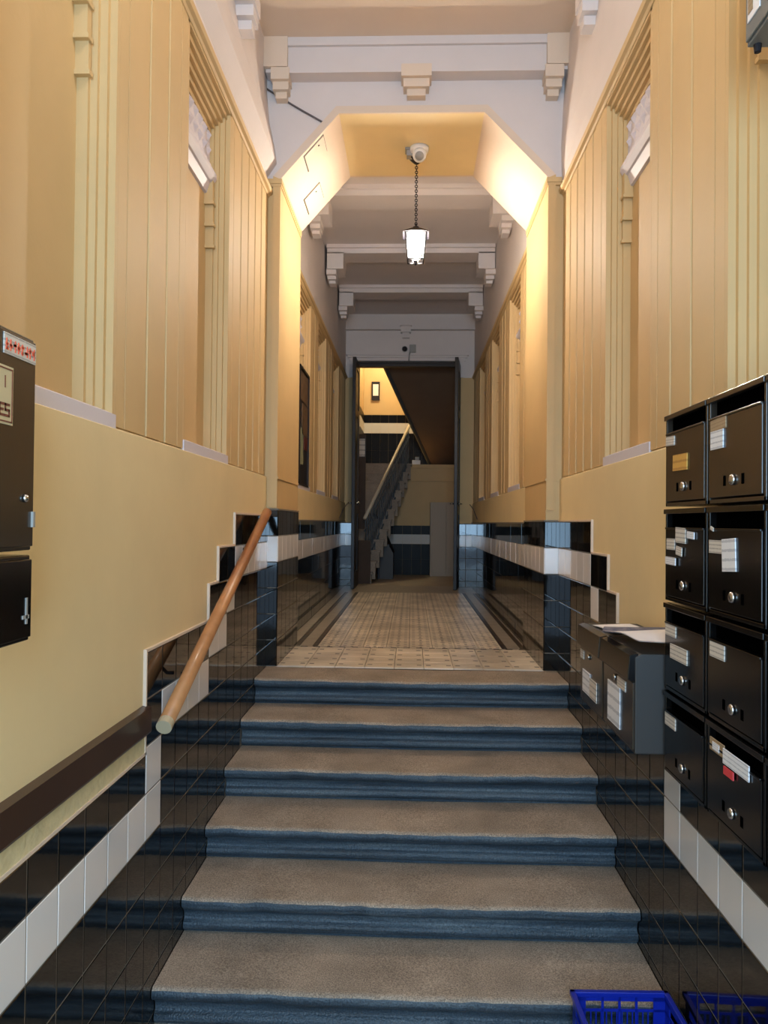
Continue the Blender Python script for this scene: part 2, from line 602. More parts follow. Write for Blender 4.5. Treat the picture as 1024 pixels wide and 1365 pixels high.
# ------------------------------------------------------------------ side walls with false windows
def side_wall(name, sx, Xa, y0, y1, zb, niches, label, profile):
    def bx(mb, d0, d1, a, b, z0, z1, mi=0):
        mb.box(sx * (Xa + d0), sx * (Xa + d1), a, b, z0, z1, mi)
    wall = MB()
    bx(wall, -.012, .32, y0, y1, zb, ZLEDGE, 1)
    # little chamfer on the ledge
    wall.prism([(sx * (Xa - .012), ZLEDGE), (sx * (Xa + .012), ZLEDGE + .012), (sx * (Xa + .10), ZLEDGE + .012), (sx * (Xa + .10), ZLEDGE)], y0, y1, 1, 1)
    bx(wall, .10, .32, y0, y1, ZLEDGE, ZCROWN)
    edges, cur = [], y0
    for a, b in niches:
        if a > cur: edges.append((cur, a))
        cur = b
    if cur < y1: edges.append((cur, y1))
    for a, b in edges:
        bx(wall, .009, .11, a, b, ZLEDGE, ZCROWN)
    # upper white wall
    up = MB()
    up.prism([(sx * (Xa + d), z) for d, z in profile] + [(sx * (Xa + .32), profile[-1][1]), (sx * (Xa + .32), profile[0][1])], y0, y1, 1)
    root = struct(wall.build(name, [M['yellow'], M['yellow_lit']]), label)
    up.build('upper_wall', M['white'], root)
    # crown moulding
    cr = MB()
    prof = [(.02, 2.845), (-.004, 2.85), (-.010, 2.862), (-.024, 2.868), (-.030, 2.886), (-.022, 2.896), (.02, 2.898)]
    cr.prism([(sx * (Xa + d), z) for d, z in prof], y0, y1, 1)
    cr.build('crown_moulding', M['yellow'], root)
    # boarded bands between the false windows
    for a, b in edges:
        L = b - a
        if L < .12: continue
        k = max(0, round((L - .285) / .19))
        seq = [.075] + [.135, .055] * k + [.135, .075]
        sc = L / sum(seq); p = a
        for i, s_ in enumerate(seq):
            ww = s_ * sc
            dd = 0.0 if s_ != .055 else .004
            m = MB()
            q0, q1 = p + .002, p + ww - .002
            m.prism([(sx * (Xa + .016), q0), (sx * (Xa + dd), q0 + .0015), (sx * (Xa + dd), q1 - .0015), (sx * (Xa + .016), q1)], ZLEDGE + .012, 2.85, 2)
            m.build('wall_board', M['yellow'], root)
            p += ww
    # false windows
    for a, b in niches:
        # jambs: three steps
        for s_, ye in ((1, b), (-1, a)):
            j = MB()
            for k, (dd, st) in enumerate(((0.0, 0.0), (.022, .018), (.045, .034), (.066, .050))):
                bx(j, dd, .105, ye - s_ * (st + .02), ye + s_ * .002, ZLEDGE + .045, 2.85)
            j.build('window_jamb', M['yellow'], root)
            c = MB()
            for (za, zt, st) in ((2.37, 2.50, .105), (2.27, 2.37, .094), (2.17, 2.27, .083)):
                bx(c, .060, .104, ye - s_ * st, ye - s_ * .066, za + .012, zt)
                bx(c, .054, .104, ye - s_ * (st + .006), ye - s_ * .066, za, za + .014)
            c.build('corbel', M['yellow'], root)
        h = MB()
        for k in range(6):
            bx(h, .016 * k, .105, a, b, 2.86 - .023 * (k + 1), 2.87)
        h.build('window_head', M['yellow'], root)
        # lattice panel and its shelf
        la, lb = a + .07, b - .07
        l = MB()
        bx(l, .085, .103, la, lb, 2.52, 2.735)
        ny, nz = 8, 3
        cy, cz = (lb - la) / ny, .212 / nz
        for i in range(ny):
            for k in range(nz):
                yc, zc = la + cy * (i + .5), 2.52 + cz * (k + .5)
                x0, x1 = sx * (Xa + .086), sx * (Xa + .068)
                hh, hz = cy * .44, cz * .44
                for q in range(4):
                    cs = [(yc - hh, zc), (yc, zc - hz), (yc + hh, zc), (yc, zc + hz)]
                    (ya_, za_), (yb_, zb_) = cs[q], cs[(q + 1) % 4]
                    l.poly([(x0, ya_, za_), (x0, yb_, zb_), (x1, yc, zc)])
        l.build('lattice_panel', M['lilac'], root)
        sh = MB()
        sh.prism([(sx * (Xa + .103), 2.42), (sx * (Xa + .088), 2.425), (sx * (Xa + .075), 2.47), (sx * (Xa + .066), 2.475), (sx * (Xa + .05), 2.50), (sx * (Xa + .05), 2.52), (sx * (Xa + .103), 2.53)], la, lb, 1)
        sh.build('lattice_shelf', M['lilac'], root)
        si = MB()
        si.prism([(sx * (Xa - .004), ZLEDGE + .004), (sx * (Xa - .004), ZLEDGE + .045), (sx * (Xa + .02), ZLEDGE + .056), (sx * (Xa + .104), ZLEDGE + .075), (sx * (Xa + .104), ZLEDGE + .004)], a, b, 1)
        si.build('window_sill', M['lilac'], root)
    return root


prof_left = [(0.0, 2.88), (0.004, 2.98), (-.05, 3.06), (-.035, 3.16), (0.0, 3.32), (.015, 3.5), (.015, 3.9)]
prof_right = [(0.0, 2.88), (-.012, 3.0), (-.016, 3.15), (.0, 3.5), (.01, 3.9)]
prof_flat = [(0.0, 2.88), (0.0, 3.9)]
nich_l = [(.13, .85), (1.55, 2.27), (2.96, 3.68)]
nich_r = [(.13, .84), (1.54, 2.24), (2.93, 3.63)]
nich_pl = [(6.25, 6.96), (7.49, 8.20), (8.93, 9.64)]
nich_pr = [(6.07, 6.78), (7.54, 8.25), (9.01, 9.72)]
wl = side_wall('wall_left', -1, XL, -1.5, YA, ZF - .1, nich_l, 'yellow plastered left wall with boarded bands and false windows beside the stairs', prof_left)
wr = side_wall('wall_right', 1, XR, -1.5, YA, ZF - .1, nich_r, 'yellow plastered right wall with boarded bands behind the brown mailboxes', prof_right)
wpl = side_wall('wall_left_passage', -1, PXL, YB, YE, -.1, nich_pl, 'yellow left wall of the passage beyond the arch', prof_flat)
wpr = side_wall('wall_right_passage', 1, PXR, YB, YE, -.1, nich_pr, 'yellow right wall of the passage beyond the arch', prof_flat)


# ------------------------------------------------------------------ tiled dado beside the stairs
def dado(root, sx, Xa, Zt, ytop):
    ys = [ytop - TM * k for k in range(0, 40)]
    cols = []
    y = ytop
    while y < YA - .02:
        cols.append((y, min(y + TM, YA)))
        y += TM
    k = 0
    while ytop - TM * (k + 1) > .55:
        cols.append((ytop - TM * (k + 1), ytop - TM * k)); k += 1
    c = [ytop - TM * i for i in range(10)]          # c[1]=3.62 c[2]=3.47 c[3]=3.31 c[7]=2.68 c[8]=2.53
    back, edge = MB(), MB()
    X0 = sx * (Xa - .012)
    def e(y0_, y1_, z0_, z1_):
        edge.box(X0, X0 - sx * .011, y0_, y1_, z0_, z1_)
    def first(ym):
        return 0 if ym > c[0] else 1 if ym > c[2] else 2 if ym > c[3] else 3 if ym > c[8] else 5
    def white(r, ym):
        if ym > c[0]: return r == 1
        if ym > c[1]: return r == 2
        if ym > c[3]: return r == 3
        if ym > c[7]: return r == 4
        if ym > c[8]: return r in (5, 6)
        return r == 6
    cols.sort()
    prev = None
    for y0_, y1_ in cols:
        ym = (y0_ + y1_) / 2
        r0 = first(ym)
        zt0 = Zt - TM * r0
        if r0 == 5: zt0 = .10
        zs = stair_z(y0_ + .001)
        for r in range(r0, 13):
            zt, zb = Zt - TM * r, Zt - TM * (r + 1)
            if r == r0: zt = zt0
            if zt < zs - .01: break
            m = M['white_tile'] if white(r, ym) else M['black_tile']
            put_tile(0, -sx, (X0, ym, (zt + zb) / 2), y1_ - y0_ - .0025, zt - zb - .0025, m, root)
        back.box(X0 + sx * .004, X0 - sx * .0082, y0_, y1_, max(zb, ZF), zt0)
        e(y0_, y1_, zt0, zt0 + .009)
        if prev is not None and abs(prev - zt0) > .02:
            e(y0_ - .009, y0_, min(prev, zt0), max(prev, zt0) + .009)
        prev = zt0
    back.build('grout', M['grout'], root)
    edge.build('dado_edge', M['cream'], root)


dado(wl, -1, XL, .910, 3.78)
dado(wr, 1, XR, .891, 3.785)
# brown board and bare strip on the lower left wall
X0 = -(XL - .012)
b = MB(); b.prism([(X0, .172), (X0 + .022, .172), (X0 + .026, .18), (X0 + .024, .258), (X0, .264)], .55, 2.53, 1)
b.build('brown_board', M['brown_board'], wl)
b = MB(); b.box(X0, X0 + .008, .55, 2.53, .103, .174)
b.build('mortar_strip', M['bare'], wl)


# ------------------------------------------------------------------ arch between stairs and passage
IL, IR = -.816, .804
ZS, ZT = 2.96, 3.36
TLx, TRx = -.462, .418
pl = MB(); pl.box(-1.3, IL, YA, YB, -.1, ZS)
pr = MB(); pr.box(IR, 1.3, YA, YB, -.1, ZS)
pier_l = struct(pl.build('wall_pier_left', M['yellow']), 'left pier of the octagonal arch')
pier_r = struct(pr.build('wall_pier_right', M['yellow']), 'right pier of the octagonal arch')
ar = MB()
for poly in ([(-1.3, ZS), (IL, ZS), (TLx, ZT), (TLx, 3.95), (-1.3, 3.95)], [(1.3, ZS), (IR, ZS), (TRx, ZT), (TRx, 3.95), (1.3, 3.95)], [(TLx, ZT), (TRx, ZT), (TRx, 3.95), (TLx, 3.95)]):
    ar.prism(poly, YA, YB, 1)
arch = struct(ar.build('wall_arch', [M['white'], M['cream'], M['yellow_lit']]), 'octagonal arch wall between stair hall and passage')
for p in arch.data.polygons:
    cx, cy, cz = p.center
    if abs(p.normal.y) < .5:
        if abs(p.normal.z) > .98 and cz < 3.5: p.material_index = 2  # soffit gets the paint lightened in place of light
        elif cz < 3.5 and abs(p.normal.x) > .3: p.material_index = 1
# moulded rim round the opening, both faces
def rim(y0, y1, wid, mt, nm, zlow=.96):
    m = MB()
    q = wid
    inn = [(IL, zlow), (IL, ZS), (TLx, ZT), (TRx, ZT), (IR, ZS), (IR, zlow)]
    t = q * .42
    out = [(IL - q, zlow), (IL - q, ZS + t), (TLx - t, ZT + q), (TRx + t, ZT + q), (IR + q, ZS + t), (IR + q, zlow)]
    for i in (1, 2, 3):
        m.prism([inn[i], inn[i + 1], out[i + 1], out[i]], y0, y1, 1)
    for i, pier in ((0, pier_l), (4, pier_r)):
        v = MB(); v.prism([inn[i], inn[i + 1], out[i + 1], out[i]], y0, y1, 1); v.build(nm, M['yellow'], pier)
    return m.build(nm, mt, arch)
rim(YA - .014, YA, .045, M['cream'], 'arch_rim')
rim(YB, YB + .02, .05, M['cream'], 'arch_rim')
# crown band on the piers
for s, I, root in ((1, IL, pier_l), (-1, IR, pier_r)):
    m = MB()
    m.box(I - s * .08, I + s * .010, YA - .022, YB, ZS - .028, ZS)
    m.box(I - s * .08, I + s * .006, YA - .016, YB, ZS - .045, ZS - .028)
    m.build('crown_moulding', M['yellow'], root)
    m = MB()
    m.box(I - s * .08, I + s * .006, YA - .008, YB, ZLEDGE - .01, ZLEDGE + .004)
    m.build('ledge_moulding', M['yellow'], root)
# tiles on the piers
def pier_tiles(root, I, s, Xw, Zt):
    """s=+1 for left pier (inner face looks to +x)"""
    back = MB()
    wfront = abs(abs(I) - Xw)
    xa, xb = (I - wfront, I) if s > 0 else (I, I + wfront)
    rows = []
    z = Zt; r = 0
    while z > 0.01:
        zb = max(z - TM, 0); rows.append((r, z, zb)); z = zb; r += 1
    back.box(xa, xb + (0 if s < 0 else .0), YA - .0082, YA, 0, Zt)
    back.box(I, I + s * .0082, YA, YB, 0, Zt)
    for r, zt, zb in rows:
        m = M['white_tile'] if r == 1 else M['black_tile']
        h = zt - zb - .0025
        if h < .02: continue
        put_tile(1, -1, ((xa + xb) / 2 + s * .004, YA, (zt + zb) / 2), xb - xa + .006, h, m, root)
        y = YA - .008
        while y < YB - .02:
            y2 = min(y + TM, YB)
            put_tile(0, s, (I, (y + y2) / 2, (zt + zb) / 2), y2 - y - .0025, h, m, root)
            y = y2
    back.box(xa, xb, YA - .012, YA, Zt, Zt + .009)
    back.box(I, I + s * .012, YA - .012, YB, Zt, Zt + .009)
    back.build('grout', M['grout'], root)
pier_tiles(pier_l, IL, 1, XL, .945)
pier_tiles(pier_r, IR, -1, XR, .891)


# dado of the passage: single tiles are below the size one can pick apart there
def passage_dado(root, sx, Xa, Zt):
    bk, wt, gr = MB(), MB(), MB()
    X0 = sx * (Xa - .012)
    gr.box(X0, X0 - sx * .0082, YB, YE, 0, Zt)
    gr.box(X0, X0 - sx * .012, YB, YE, Zt, Zt + .009)
    r, z = 0, Zt
    while z > .02:
        zb = max(z - TM, 0)
        y = YB
        while y < YE - .02:
            y2 = min(y + TM, YE)
            (wt if r == 1 else bk).box(X0 - sx * .001, X0 - sx * random.uniform(.0092, .0105), y + .0013, y2 - .0013, zb + .0013, z - .0013)
            y = y2
        z = zb; r += 1
    stuff(bk.build('black_tiles', M['black_tile'], root, bevel=0))
    stuff(wt.build('white_tiles', M['white_tile'], root))
    gr.build('grout', M['grout'], root)
passage_dado(wpl, -1, PXL, .884)
passage_dado(wpr, 1, PXR, .880)

# ------------------------------------------------------------------ end wall and door opening
OX0, OX1, OZ = -.80, .645, 3.09
ew = MB()
ew.box(-1.35, OX0, YE, YE + .3, -.1, 2.88); ew.box(OX1, 1.3, YE, YE + .3, -.1, 2.88)
wall_end = struct(ew.build('wall_end', M['yellow']), 'end wall of the passage around the open double door')
eu = MB()
eu.box(-1.35, OX0, YE, YE + .3, 2.88, 4.6); eu.box(OX1, 1.3, YE, YE + .3, 2.88, 4.6); eu.box(OX0, OX1, YE, YE + .3, OZ, 4.6)
eu.build('upper_wall', M['white'], wall_end)
for xa, xb, Zt in ((-PXL, OX0, .868), (OX1, PXR, .866)):
    g = MB(); g.box(xa, xb, YE - .0082, YE, 0, Zt + .008); g.build('grout', M['grout'], wall_end)
    z, r = Zt, 0
    while z > .02:
        zb = max(z - TM, 0)
        n = 2 if xb - xa > .17 else 1
        for i in range(n):
            a, c_ = xa + (xb - xa) * i / n, xa + (xb - xa) * (i + 1) / n
            put_tile(1, -1, ((a + c_) / 2, YE, (z + zb) / 2), c_ - a - .003, z - zb - .003, M['white_tile'] if r == 1 else M['black_tile'], wall_end)
        z = zb; r += 1
# cornice over the door
co = MB()
co.box(OX0 - .08, OX1 + .08, YE - .03, YE, OZ + .02, OZ + .06); co.box(OX0 - .10, OX1 + .10, YE - .05, YE, OZ + .06, OZ + .09)
co.box(OX0 - .12, OX1 + .12, YE - .07, YE, OZ + .09, OZ + .12)
co.box(OX0 - .06, OX0, YE - .03, YE, 2.88, OZ + .02); co.box(OX1, OX1 + .06, YE - .03, YE, 2.88, OZ + .02)
co.build('door_cornice', M['white'], wall_end)


# ------------------------------------------------------------------ ceilings, beams and consoles
ce = MB(); ce.box(-1.3, 1.3, -1.5, YA, ZCEIL, ZCEIL + .2)
ceil = struct(ce.build('ceiling', M['cream']), 'cream ceiling above the stairs')
cp = MB(); cp.box(-1.3, 1.3, YB, YE, 3.745, 3.95)
ceil_p = struct(cp.build('ceiling_passage', M['white']), 'white ceiling of the passage')


def console(mb, x0, x1, y0, y1, z0, z1, face):
    """stepped plaster bracket hanging from z1, face = 'y' looks towards the entrance"""
    h = z1 - z0
    cx = (x0 + x1) / 2; wx = (x1 - x0) / 2
    for (za, zb, k, dep) in ((.55, 1.0, 1.0, 1.0), (.25, .55, .86, .75), (0.0, .25, .62, .5)):
        mb.box(cx - wx * k, cx + wx * k, y1 - (y1 - y0) * dep, y1, z0 + h * za, z0 + h * zb)


def beam(root, yc, xl, xr, zc, zb, half=.15, lug=.17, name='beam', mt='cream'):
    m = MB()
    m.box(xl, xr, yc - half, yc + half, zb, zc + .02)
    m.box(xl, xr, yc - half - .03, yc + half + .03, zc - .035, zc + .02)
    for a, c_ in ((xl, xl + lug), (xr - lug, xr)):
        m.box(a, c_, yc - half, yc + half, zb - .16, zb + .01)
    m.build(name, M[mt], root)
    for a, c_ in ((xl - .01, xl + lug * .55), (xr - lug * .55, xr + .01)):
        k = MB()
        console(k, a, c_, yc - half + .03, yc + half - .03, zb - .27, zb - .155, 'y')
        k.build('console', M[mt], root)


for yc in (6.5, 7.9, 9.26):
    beam(ceil_p, yc + .15, -PXL + .03, PXR - .01, 3.745, 3.66, mt='white')
# half beam with lugs and consoles on the arch wall
m = MB()
m.box(-.90, .92, YA - .09, YA, 3.57, ZCEIL)
m.box(-.90, .92, YA - .11, YA, ZCEIL - .05, ZCEIL)
m.box(-.76, .77, YA - .10, YA, 3.56, 3.59)
m.build('beam', M['white'], arch)
for a, c_ in ((-.92, -.765), (.775, .94)):
    m = MB(); m.box(a, c_, YA - .12, YA, 3.59, ZCEIL + .01); m.build('beam_lug', M['cream'], arch)
for a, c_, z0, z1 in ((-.865, -.755, 3.43, 3.588), (.765, .875, 3.43, 3.588), (-.085, .095, 3.44, 3.60)):
    m = MB(); console(m, a, c_, YA - .115, YA, z0, z1, 'y'); m.build('console', M['cream'], arch)
for s, root, X_ in ((-1, wl, XL), (1, wr, XR)):
    m = MB(); console(m, s * X_ - .10 + (.045 if s < 0 else .01), s * X_ + .10 - (.01 if s < 0 else .05), 3.74, 3.90, 3.36, 3.54, 'y'); m.build('console', M['white'], root)
# end wall cornice with console
m = MB()
m.box(-PXL, PXR, YE - .06, YE, 3.55, 3.745); m.box(-PXL, PXR, YE - .09, YE, 3.53, 3.56)
m.build('cornice', M['white'], wall_end)
m = MB(); console(m, -.18, -.02, YE - .13, YE, 3.42, 3.70, 'y'); m.build('console', M['white'], wall_end)

# ------------------------------------------------------------------ floors
fl = MB(); fl.box(-1.3, 1.3, -3.0, D0 - T * (NST - 1) + .1, ZF - .15, ZF)
struct(fl.build('floor', M['stone']), 'stone floor of the entry in front of the stairs')

# stairs: worn granite blocks with a moulded nosing
stairs = empty('staircase', (0, D0, 0))
tag(stairs, 'six worn granite steps with moulded nosings leading up to the passage', 'stairs')
NX = 48
for k in range(NST):
    y0, z = D0 - k * T, -k * R
    yb = (y0 + T + .06) if k else YA - .02
    base = z - R + (0.0 if k < NST - 1 else 0.0)
    prof = [(yb, base - .03), (y0 + .050, base - .03), (y0 + .046, base + .004), (y0 + .032, base + .012), (y0 + .026, base + .026), (y0 + .030, base + .040), (y0 + .042, base + .046),
            (y0 + .046, base + .052), (y0 + .043, base + .075), (y0 + .030, base + .090), (y0 + .022, base + .094), (y0 + .010, base + .099), (y0 + .0015, base + .110), (y0, base + .122),
            (y0 + .003, base + .134), (y0 + .012, z - .001), (y0 + .028, z), (y0 + T * .5, z), (yb, z)]
    rnd = random.Random(k)
    mb = MB()
    ph = [rnd.uniform(0, 6.28) for _ in range(6)]
    nP = len(prof)
    for i in range(NX + 1):
        u = i / NX
        x = -.8675 + u * (.8725 + .8675)
        sag = -.006 * math.exp(-((u - .52) / .28) ** 2)
        chip = .004 * math.sin(9 * u * 6.28 + ph[0]) * math.sin(4 * u * 6.28 + ph[1]) + rnd.uniform(-.0018, .0018)
        big = .010 * math.exp(-((u - rnd.choice((.13,))) / .02) ** 2) if k == 4 else 0
        for (y, zz) in prof:
            nose = max(0, 1 - abs(y - y0 - .01) / .03) if zz > base + .09 else 0
            dz = (sag + (chip - big) * nose * .8) if zz > base + .09 else 0
            dy = (abs(chip) + big) * nose + (rnd.uniform(-.001, .001) if zz > base + .005 else 0)
            if zz <= base: dy = 0
            mb.v.append((x, y + dy - D0, zz + dz))
    for i in range(NX):
        for j in range(nP):
            j2 = (j + 1) % nP
            a, b_ = i * nP + j, i * nP + j2
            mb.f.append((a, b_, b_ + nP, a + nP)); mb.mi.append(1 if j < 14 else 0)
    mb.f.append(tuple(range(nP))); mb.mi.append(0)
    mb.f.append(tuple(NX * nP + j for j in reversed(range(nP)))); mb.mi.append(0)
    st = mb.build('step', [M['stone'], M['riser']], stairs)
    for p in st.data.polygons:
        p.use_smooth = len(p.vertices) == 4
    md = st.modifiers.new('es', 'EDGE_SPLIT'); md.split_angle = math.radians(50)

# passage floor
fp = MB(); fp.box(-1.3, 1.3, YA - .03, YE + .15, -.2, -.008)
floor_p = struct(fp.build('floor_passage', M['floor_grout']), 'patterned tile floor of the passage')
def ftile(x, y, wx, wy, m, name='tile'):
    o = bpy.data.objects.new(name, tile_mesh(2, 1, wx - .003, wy - .003, m, t=.010, bv=.002))
    o.location = (x, y, -.0095 + random.uniform(-.0004, .0004)); o.parent = floor_p
    COL.objects.link(o)
FT = .18
nx = 9
for r in range(4):
    for i in range(nx):
        ftile(-.006 + (i - 4) * FT, YA + .02 + FT * (r + .5), FT, FT, M['floor_a'])
yb0 = YA + .02 + 4 * FT
# edging row of small dark and light pieces
for i in range(36):
    ftile(-.006 - .81 + .045 * (i + .5), yb0 + .022, .045, .04, M['floor_dark'] if i % 2 else M['floor_plain'])
y1 = yb0 + .045
rows = 26
fw = 1.30 / 8
for r in range(rows):
    for i in range(8):
        ftile(-.006 - .65 + fw * (i + .5), y1 + fw * (r + .5), fw, fw, M['floor_b'])
ylast = y1 + rows * fw
for s in (-1, 1):
    dk, pn = MB(), MB()
    for a, c_, mm in ((.652, .685, dk), (.687, .775, pn), (.777, .81, dk)):
        y = y1
        while y < ylast - .01:
            mm.box(-.006 + s * a, -.006 + s * c_, y + .001, y + fw - .002, -.012, 0.0)
            y += fw
    # narrow fill between border and wall
    xw = (PXL - .025) if s < 0 else (PXR - .025)
    y = y1
    while y < ylast - .01:
        pn.box(s * (.812 + (.0 if s > 0 else .012)), s * xw, y + .001, y + fw - .002, -.012, 0.0)
        y += fw
    stuff(dk.build('border_strip', M['floor_dark'], floor_p)); stuff(pn.build('border_tiles', M['floor_plain'], floor_p))
m = MB(); m.box(OX0 - .15, OX1 + .2, ylast + .002, YE + .15, -.02, 0.0); m.build('threshold', M['floor_plain'], floor_p)

# ------------------------------------------------------------------ double door
fr = MB()
fr.box(OX0, OX0 + .055, YE + .02, YE + .14, 0, OZ); fr.box(OX1 - .055, OX1, YE + .02, YE + .14, 0, OZ); fr.box(OX0, OX1, YE + .02, YE + .14, OZ - .05, OZ)
fr.box(OX0 - .015, OX0 + .02, YE - .015, YE + .03, 0, OZ + .015); fr.box(OX1 - .02, OX1 + .015, YE - .015, YE + .03, 0, OZ + .015); fr.box(OX0, OX1, YE - .015, YE + .03, OZ - .015, OZ + .015)
struct(fr.build('door_1', M['door']), 'dark brown frame of the open double door')


def leaf(name, hx, ang, s, label):
    L, H, th = .60, 3.03, .045
    o = empty(name, (hx, YE, .01))
    m = MB()
    m.box(0, .11, 0, th, 0, H); m.box(L - .11, L, 0, th, 0, H)
    for z0, z1 in ((0, .22), (.98, 1.10), (2.28, 2.38), (H - .13, H)): m.box(.11, L - .11, 0, th, z0, z1)
    m.build('leaf_frame', M['door'], o, bevel=.004)
    for z0, z1 in ((.22, .98), (1.10, 2.28), (2.38, H - .13)):
        p = MB(); p.box(.11, L - .11, .012, th - .012, z0, z1); p.box(.17, L - .17, .006, th - .006, z0 + .06, z1 - .06)
        p.build('door_panel', M['door'], o, bevel=.004)
    h = MB(); h.tube([(L - .05, -.001, 1.12), (L - .05, -.045, 1.12), (L - .15, -.05, 1.12)], .009, 8)
    h.tube([(L - .05, th, 1.12), (L - .05, th + .045, 1.12), (L - .15, th + .05, 1.12)], .009, 8)
    h.build('door_handle', M['chrome'], o, smooth=True)
    o.rotation_euler = (0, 0, ang)
    tag(o, label, 'door')
    return o


leaf('door_leaf', OX0 + .025, math.radians(-91), 1, 'left leaf of the dark brown double door, swung open to the left')
leaf('door_leaf', OX1 - .03, math.radians(-96.5), 1, 'right leaf of the dark brown double door, swung open to the right')


# ------------------------------------------------------------------ stair hall beyond the door
YH = 13.0
SLX, SRX = -.90, .95
m = MB(); m.box(SLX, SRX, YE + .15, YH + 2.6, -.2, 0); struct(m.build('floor_stair_hall', M['floor_boards']), 'pale floor of the stair hall behind the door')
m = MB(); m.box(SLX - .2, SLX, YE + .3, YH + 3, -1.5, 4.8); wsl = struct(m.build('wall_left_stair_hall', M['yellow']), 'left wall of the stair hall')
m = MB(); m.box(SRX, SRX + .2, YE + .3, YH + 3, -1.5, 4.8); struct(m.build('wall_right_stair_hall', M['yellow']), 'right wall of the stair hall')
m = MB(); m.box(SLX, SRX, YE, YH + 3, 4.6, 4.8); struct(m.build('ceiling_stair_hall', M['white']), 'ceiling of the stair hall')
m = MB(); m.box(-.62, SRX, YH, YH + .15, 0, 1.72); wsb = struct(m.build('wall_back_stair_hall', M['yellow']), 'low back wall below the stair landing')
LZ = 1.86
m = MB(); m.box(SLX, SRX, YH + 1.15, YH + 1.35, 0, 4.7); wlb = struct(m.build('wall_back_landing', M['yellow']), 'yellow back wall above the stair landing')


def back_dado(root, x0, x1, y, zf, zt, bands):
    for (z1, z0, mm, nm) in bands:
        n = max(1, round((x1 - x0) / .16)); ww = (x1 - x0) / n
        t = MB()
        for i in range(n):
            t.box(x0 + i * ww + .001, x0 + (i + 1) * ww - .001, y - .012, y + .001, z0 + .001, z1 - .001)
        stuff(t.build(nm, M[mm], root))
back_dado(wsb, -.62, SRX, YH, 0, .83, ((.83, .68, 'black_dull', 'black_tiles'), (.68, .52, 'white_dull', 'white_tiles'), (.52, .26, 'black_dull', 'black_tiles'), (.26, .0, 'black_dull', 'black_tiles')))
back_dado(wlb, SLX, SRX, YH + 1.15, LZ, 2.86, ((2.86, 2.71, 'black_dull', 'black_tiles'), (2.71, 2.52, 'white_dull', 'white_tiles'), (2.52, 2.2, 'black_dull', 'black_tiles'), (2.2, LZ, 'black_dull', 'black_tiles')))
for z1, z0, mm, nm in ((2.86, 2.71, 'black_dull', 'black_tiles'), (2.71, 2.52, 'white_dull', 'white_tiles'), (2.52, LZ, 'black_dull', 'black_tiles')):
    t = MB(); t.prism([(YH - .9, z0 - .12), (YH + .15, z0), (YH + 1.14, z0), (YH + 1.14, z1), (YH + .15, z1), (YH - .9, z1 - .12)], SLX, SLX + .012, 0)
    stuff(t.build(nm, M[mm], wsl))
m = MB(); m.box(SLX, SRX, YH - .03, YH + 1.15, 1.58, LZ); m.box(SLX, SRX, YH - .06, YH, LZ - .06, LZ)
struct(m.build('trim_1', M['yellow']), 'yellow edge of the stair landing')

# flight going up on the left
fl_a, fl_b = Vector((-.62, 11.05, 0)), Vector((-.02, YH - .06, LZ))
up = empty('stair_flight', (-.62, 11.05, 0)); tag(up, 'flight of stone stairs climbing behind the door to the landing', 'stairs')
NS = 12
for i in range(NS):
    t0, t1 = i / NS, (i + 1) / NS
    pa, pb = fl_a.lerp(fl_b, t0), fl_a.lerp(fl_b, t1)
    z1 = LZ * (i + 1) / NS
    m = MB()
    m.box(SLX + .01 - fl_a.x, pb.x - fl_a.x, pa.y - fl_a.y, pb.y - fl_a.y + .02, max(0, z1 - .26), z1 - .03)
    m.box(SLX + .01 - fl_a.x, pb.x - fl_a.x + .02, pa.y - fl_a.y - .025, pb.y - fl_a.y + .02, z1 - .03, z1)
    m.build('step', M['stone'], up)
# railing of that flight
ra = empty('stair_railing', (-.66, 11.1, 0)); tag(ra, 'grey iron stair railing with a pale worn handrail climbing right', 'railing')
h0, h1 = Vector((-.68, 11.15, .93)), Vector((-.05, YH - .1, 2.50))
rb = Vector((-.66, 11.1, 0))
m = MB(); m.tube([h0 - rb, h1 - rb], .026, 8); m.build('handrail', M['rail_pale'], ra, smooth=True)
for i in range(26):
    t = (i + .5) / 26
    p = h0.lerp(h1, t); q = p - Vector((0, 0, .88))
    m = MB(); m.tube([q - rb, p - rb], .009, 6)
    m.tube([q - rb + Vector((0, 0, .30)), q - rb + Vector((0, -.02, .36)), q - rb + Vector((0, 0, .42))], .012, 6)
    m.build('baluster', M['iron_grey'], ra)
m = MB(); m.tube([h0 - rb - Vector((0, 0, .70)), h1 - rb - Vector((0, 0, .70))], .012, 6); m.tube([h0 - rb - Vector((0, 0, .18)), h1 - rb - Vector((0, 0, .18))], .012, 6)
m.build('rail_bar', M['iron_grey'], ra)
m = MB()
for i in range(22):
    t = (i + .5) / 22
    p = h0.lerp(h1, t) - rb
    for zz in (.30, .56):
        c = p - Vector((0, 0, zz))
        m.lathe([(.055, -.004), (.06, 0), (.055, .004)], c, (1, 0, 0), 10)
stuff(m.build('scrollwork', M['iron_grey'], ra))

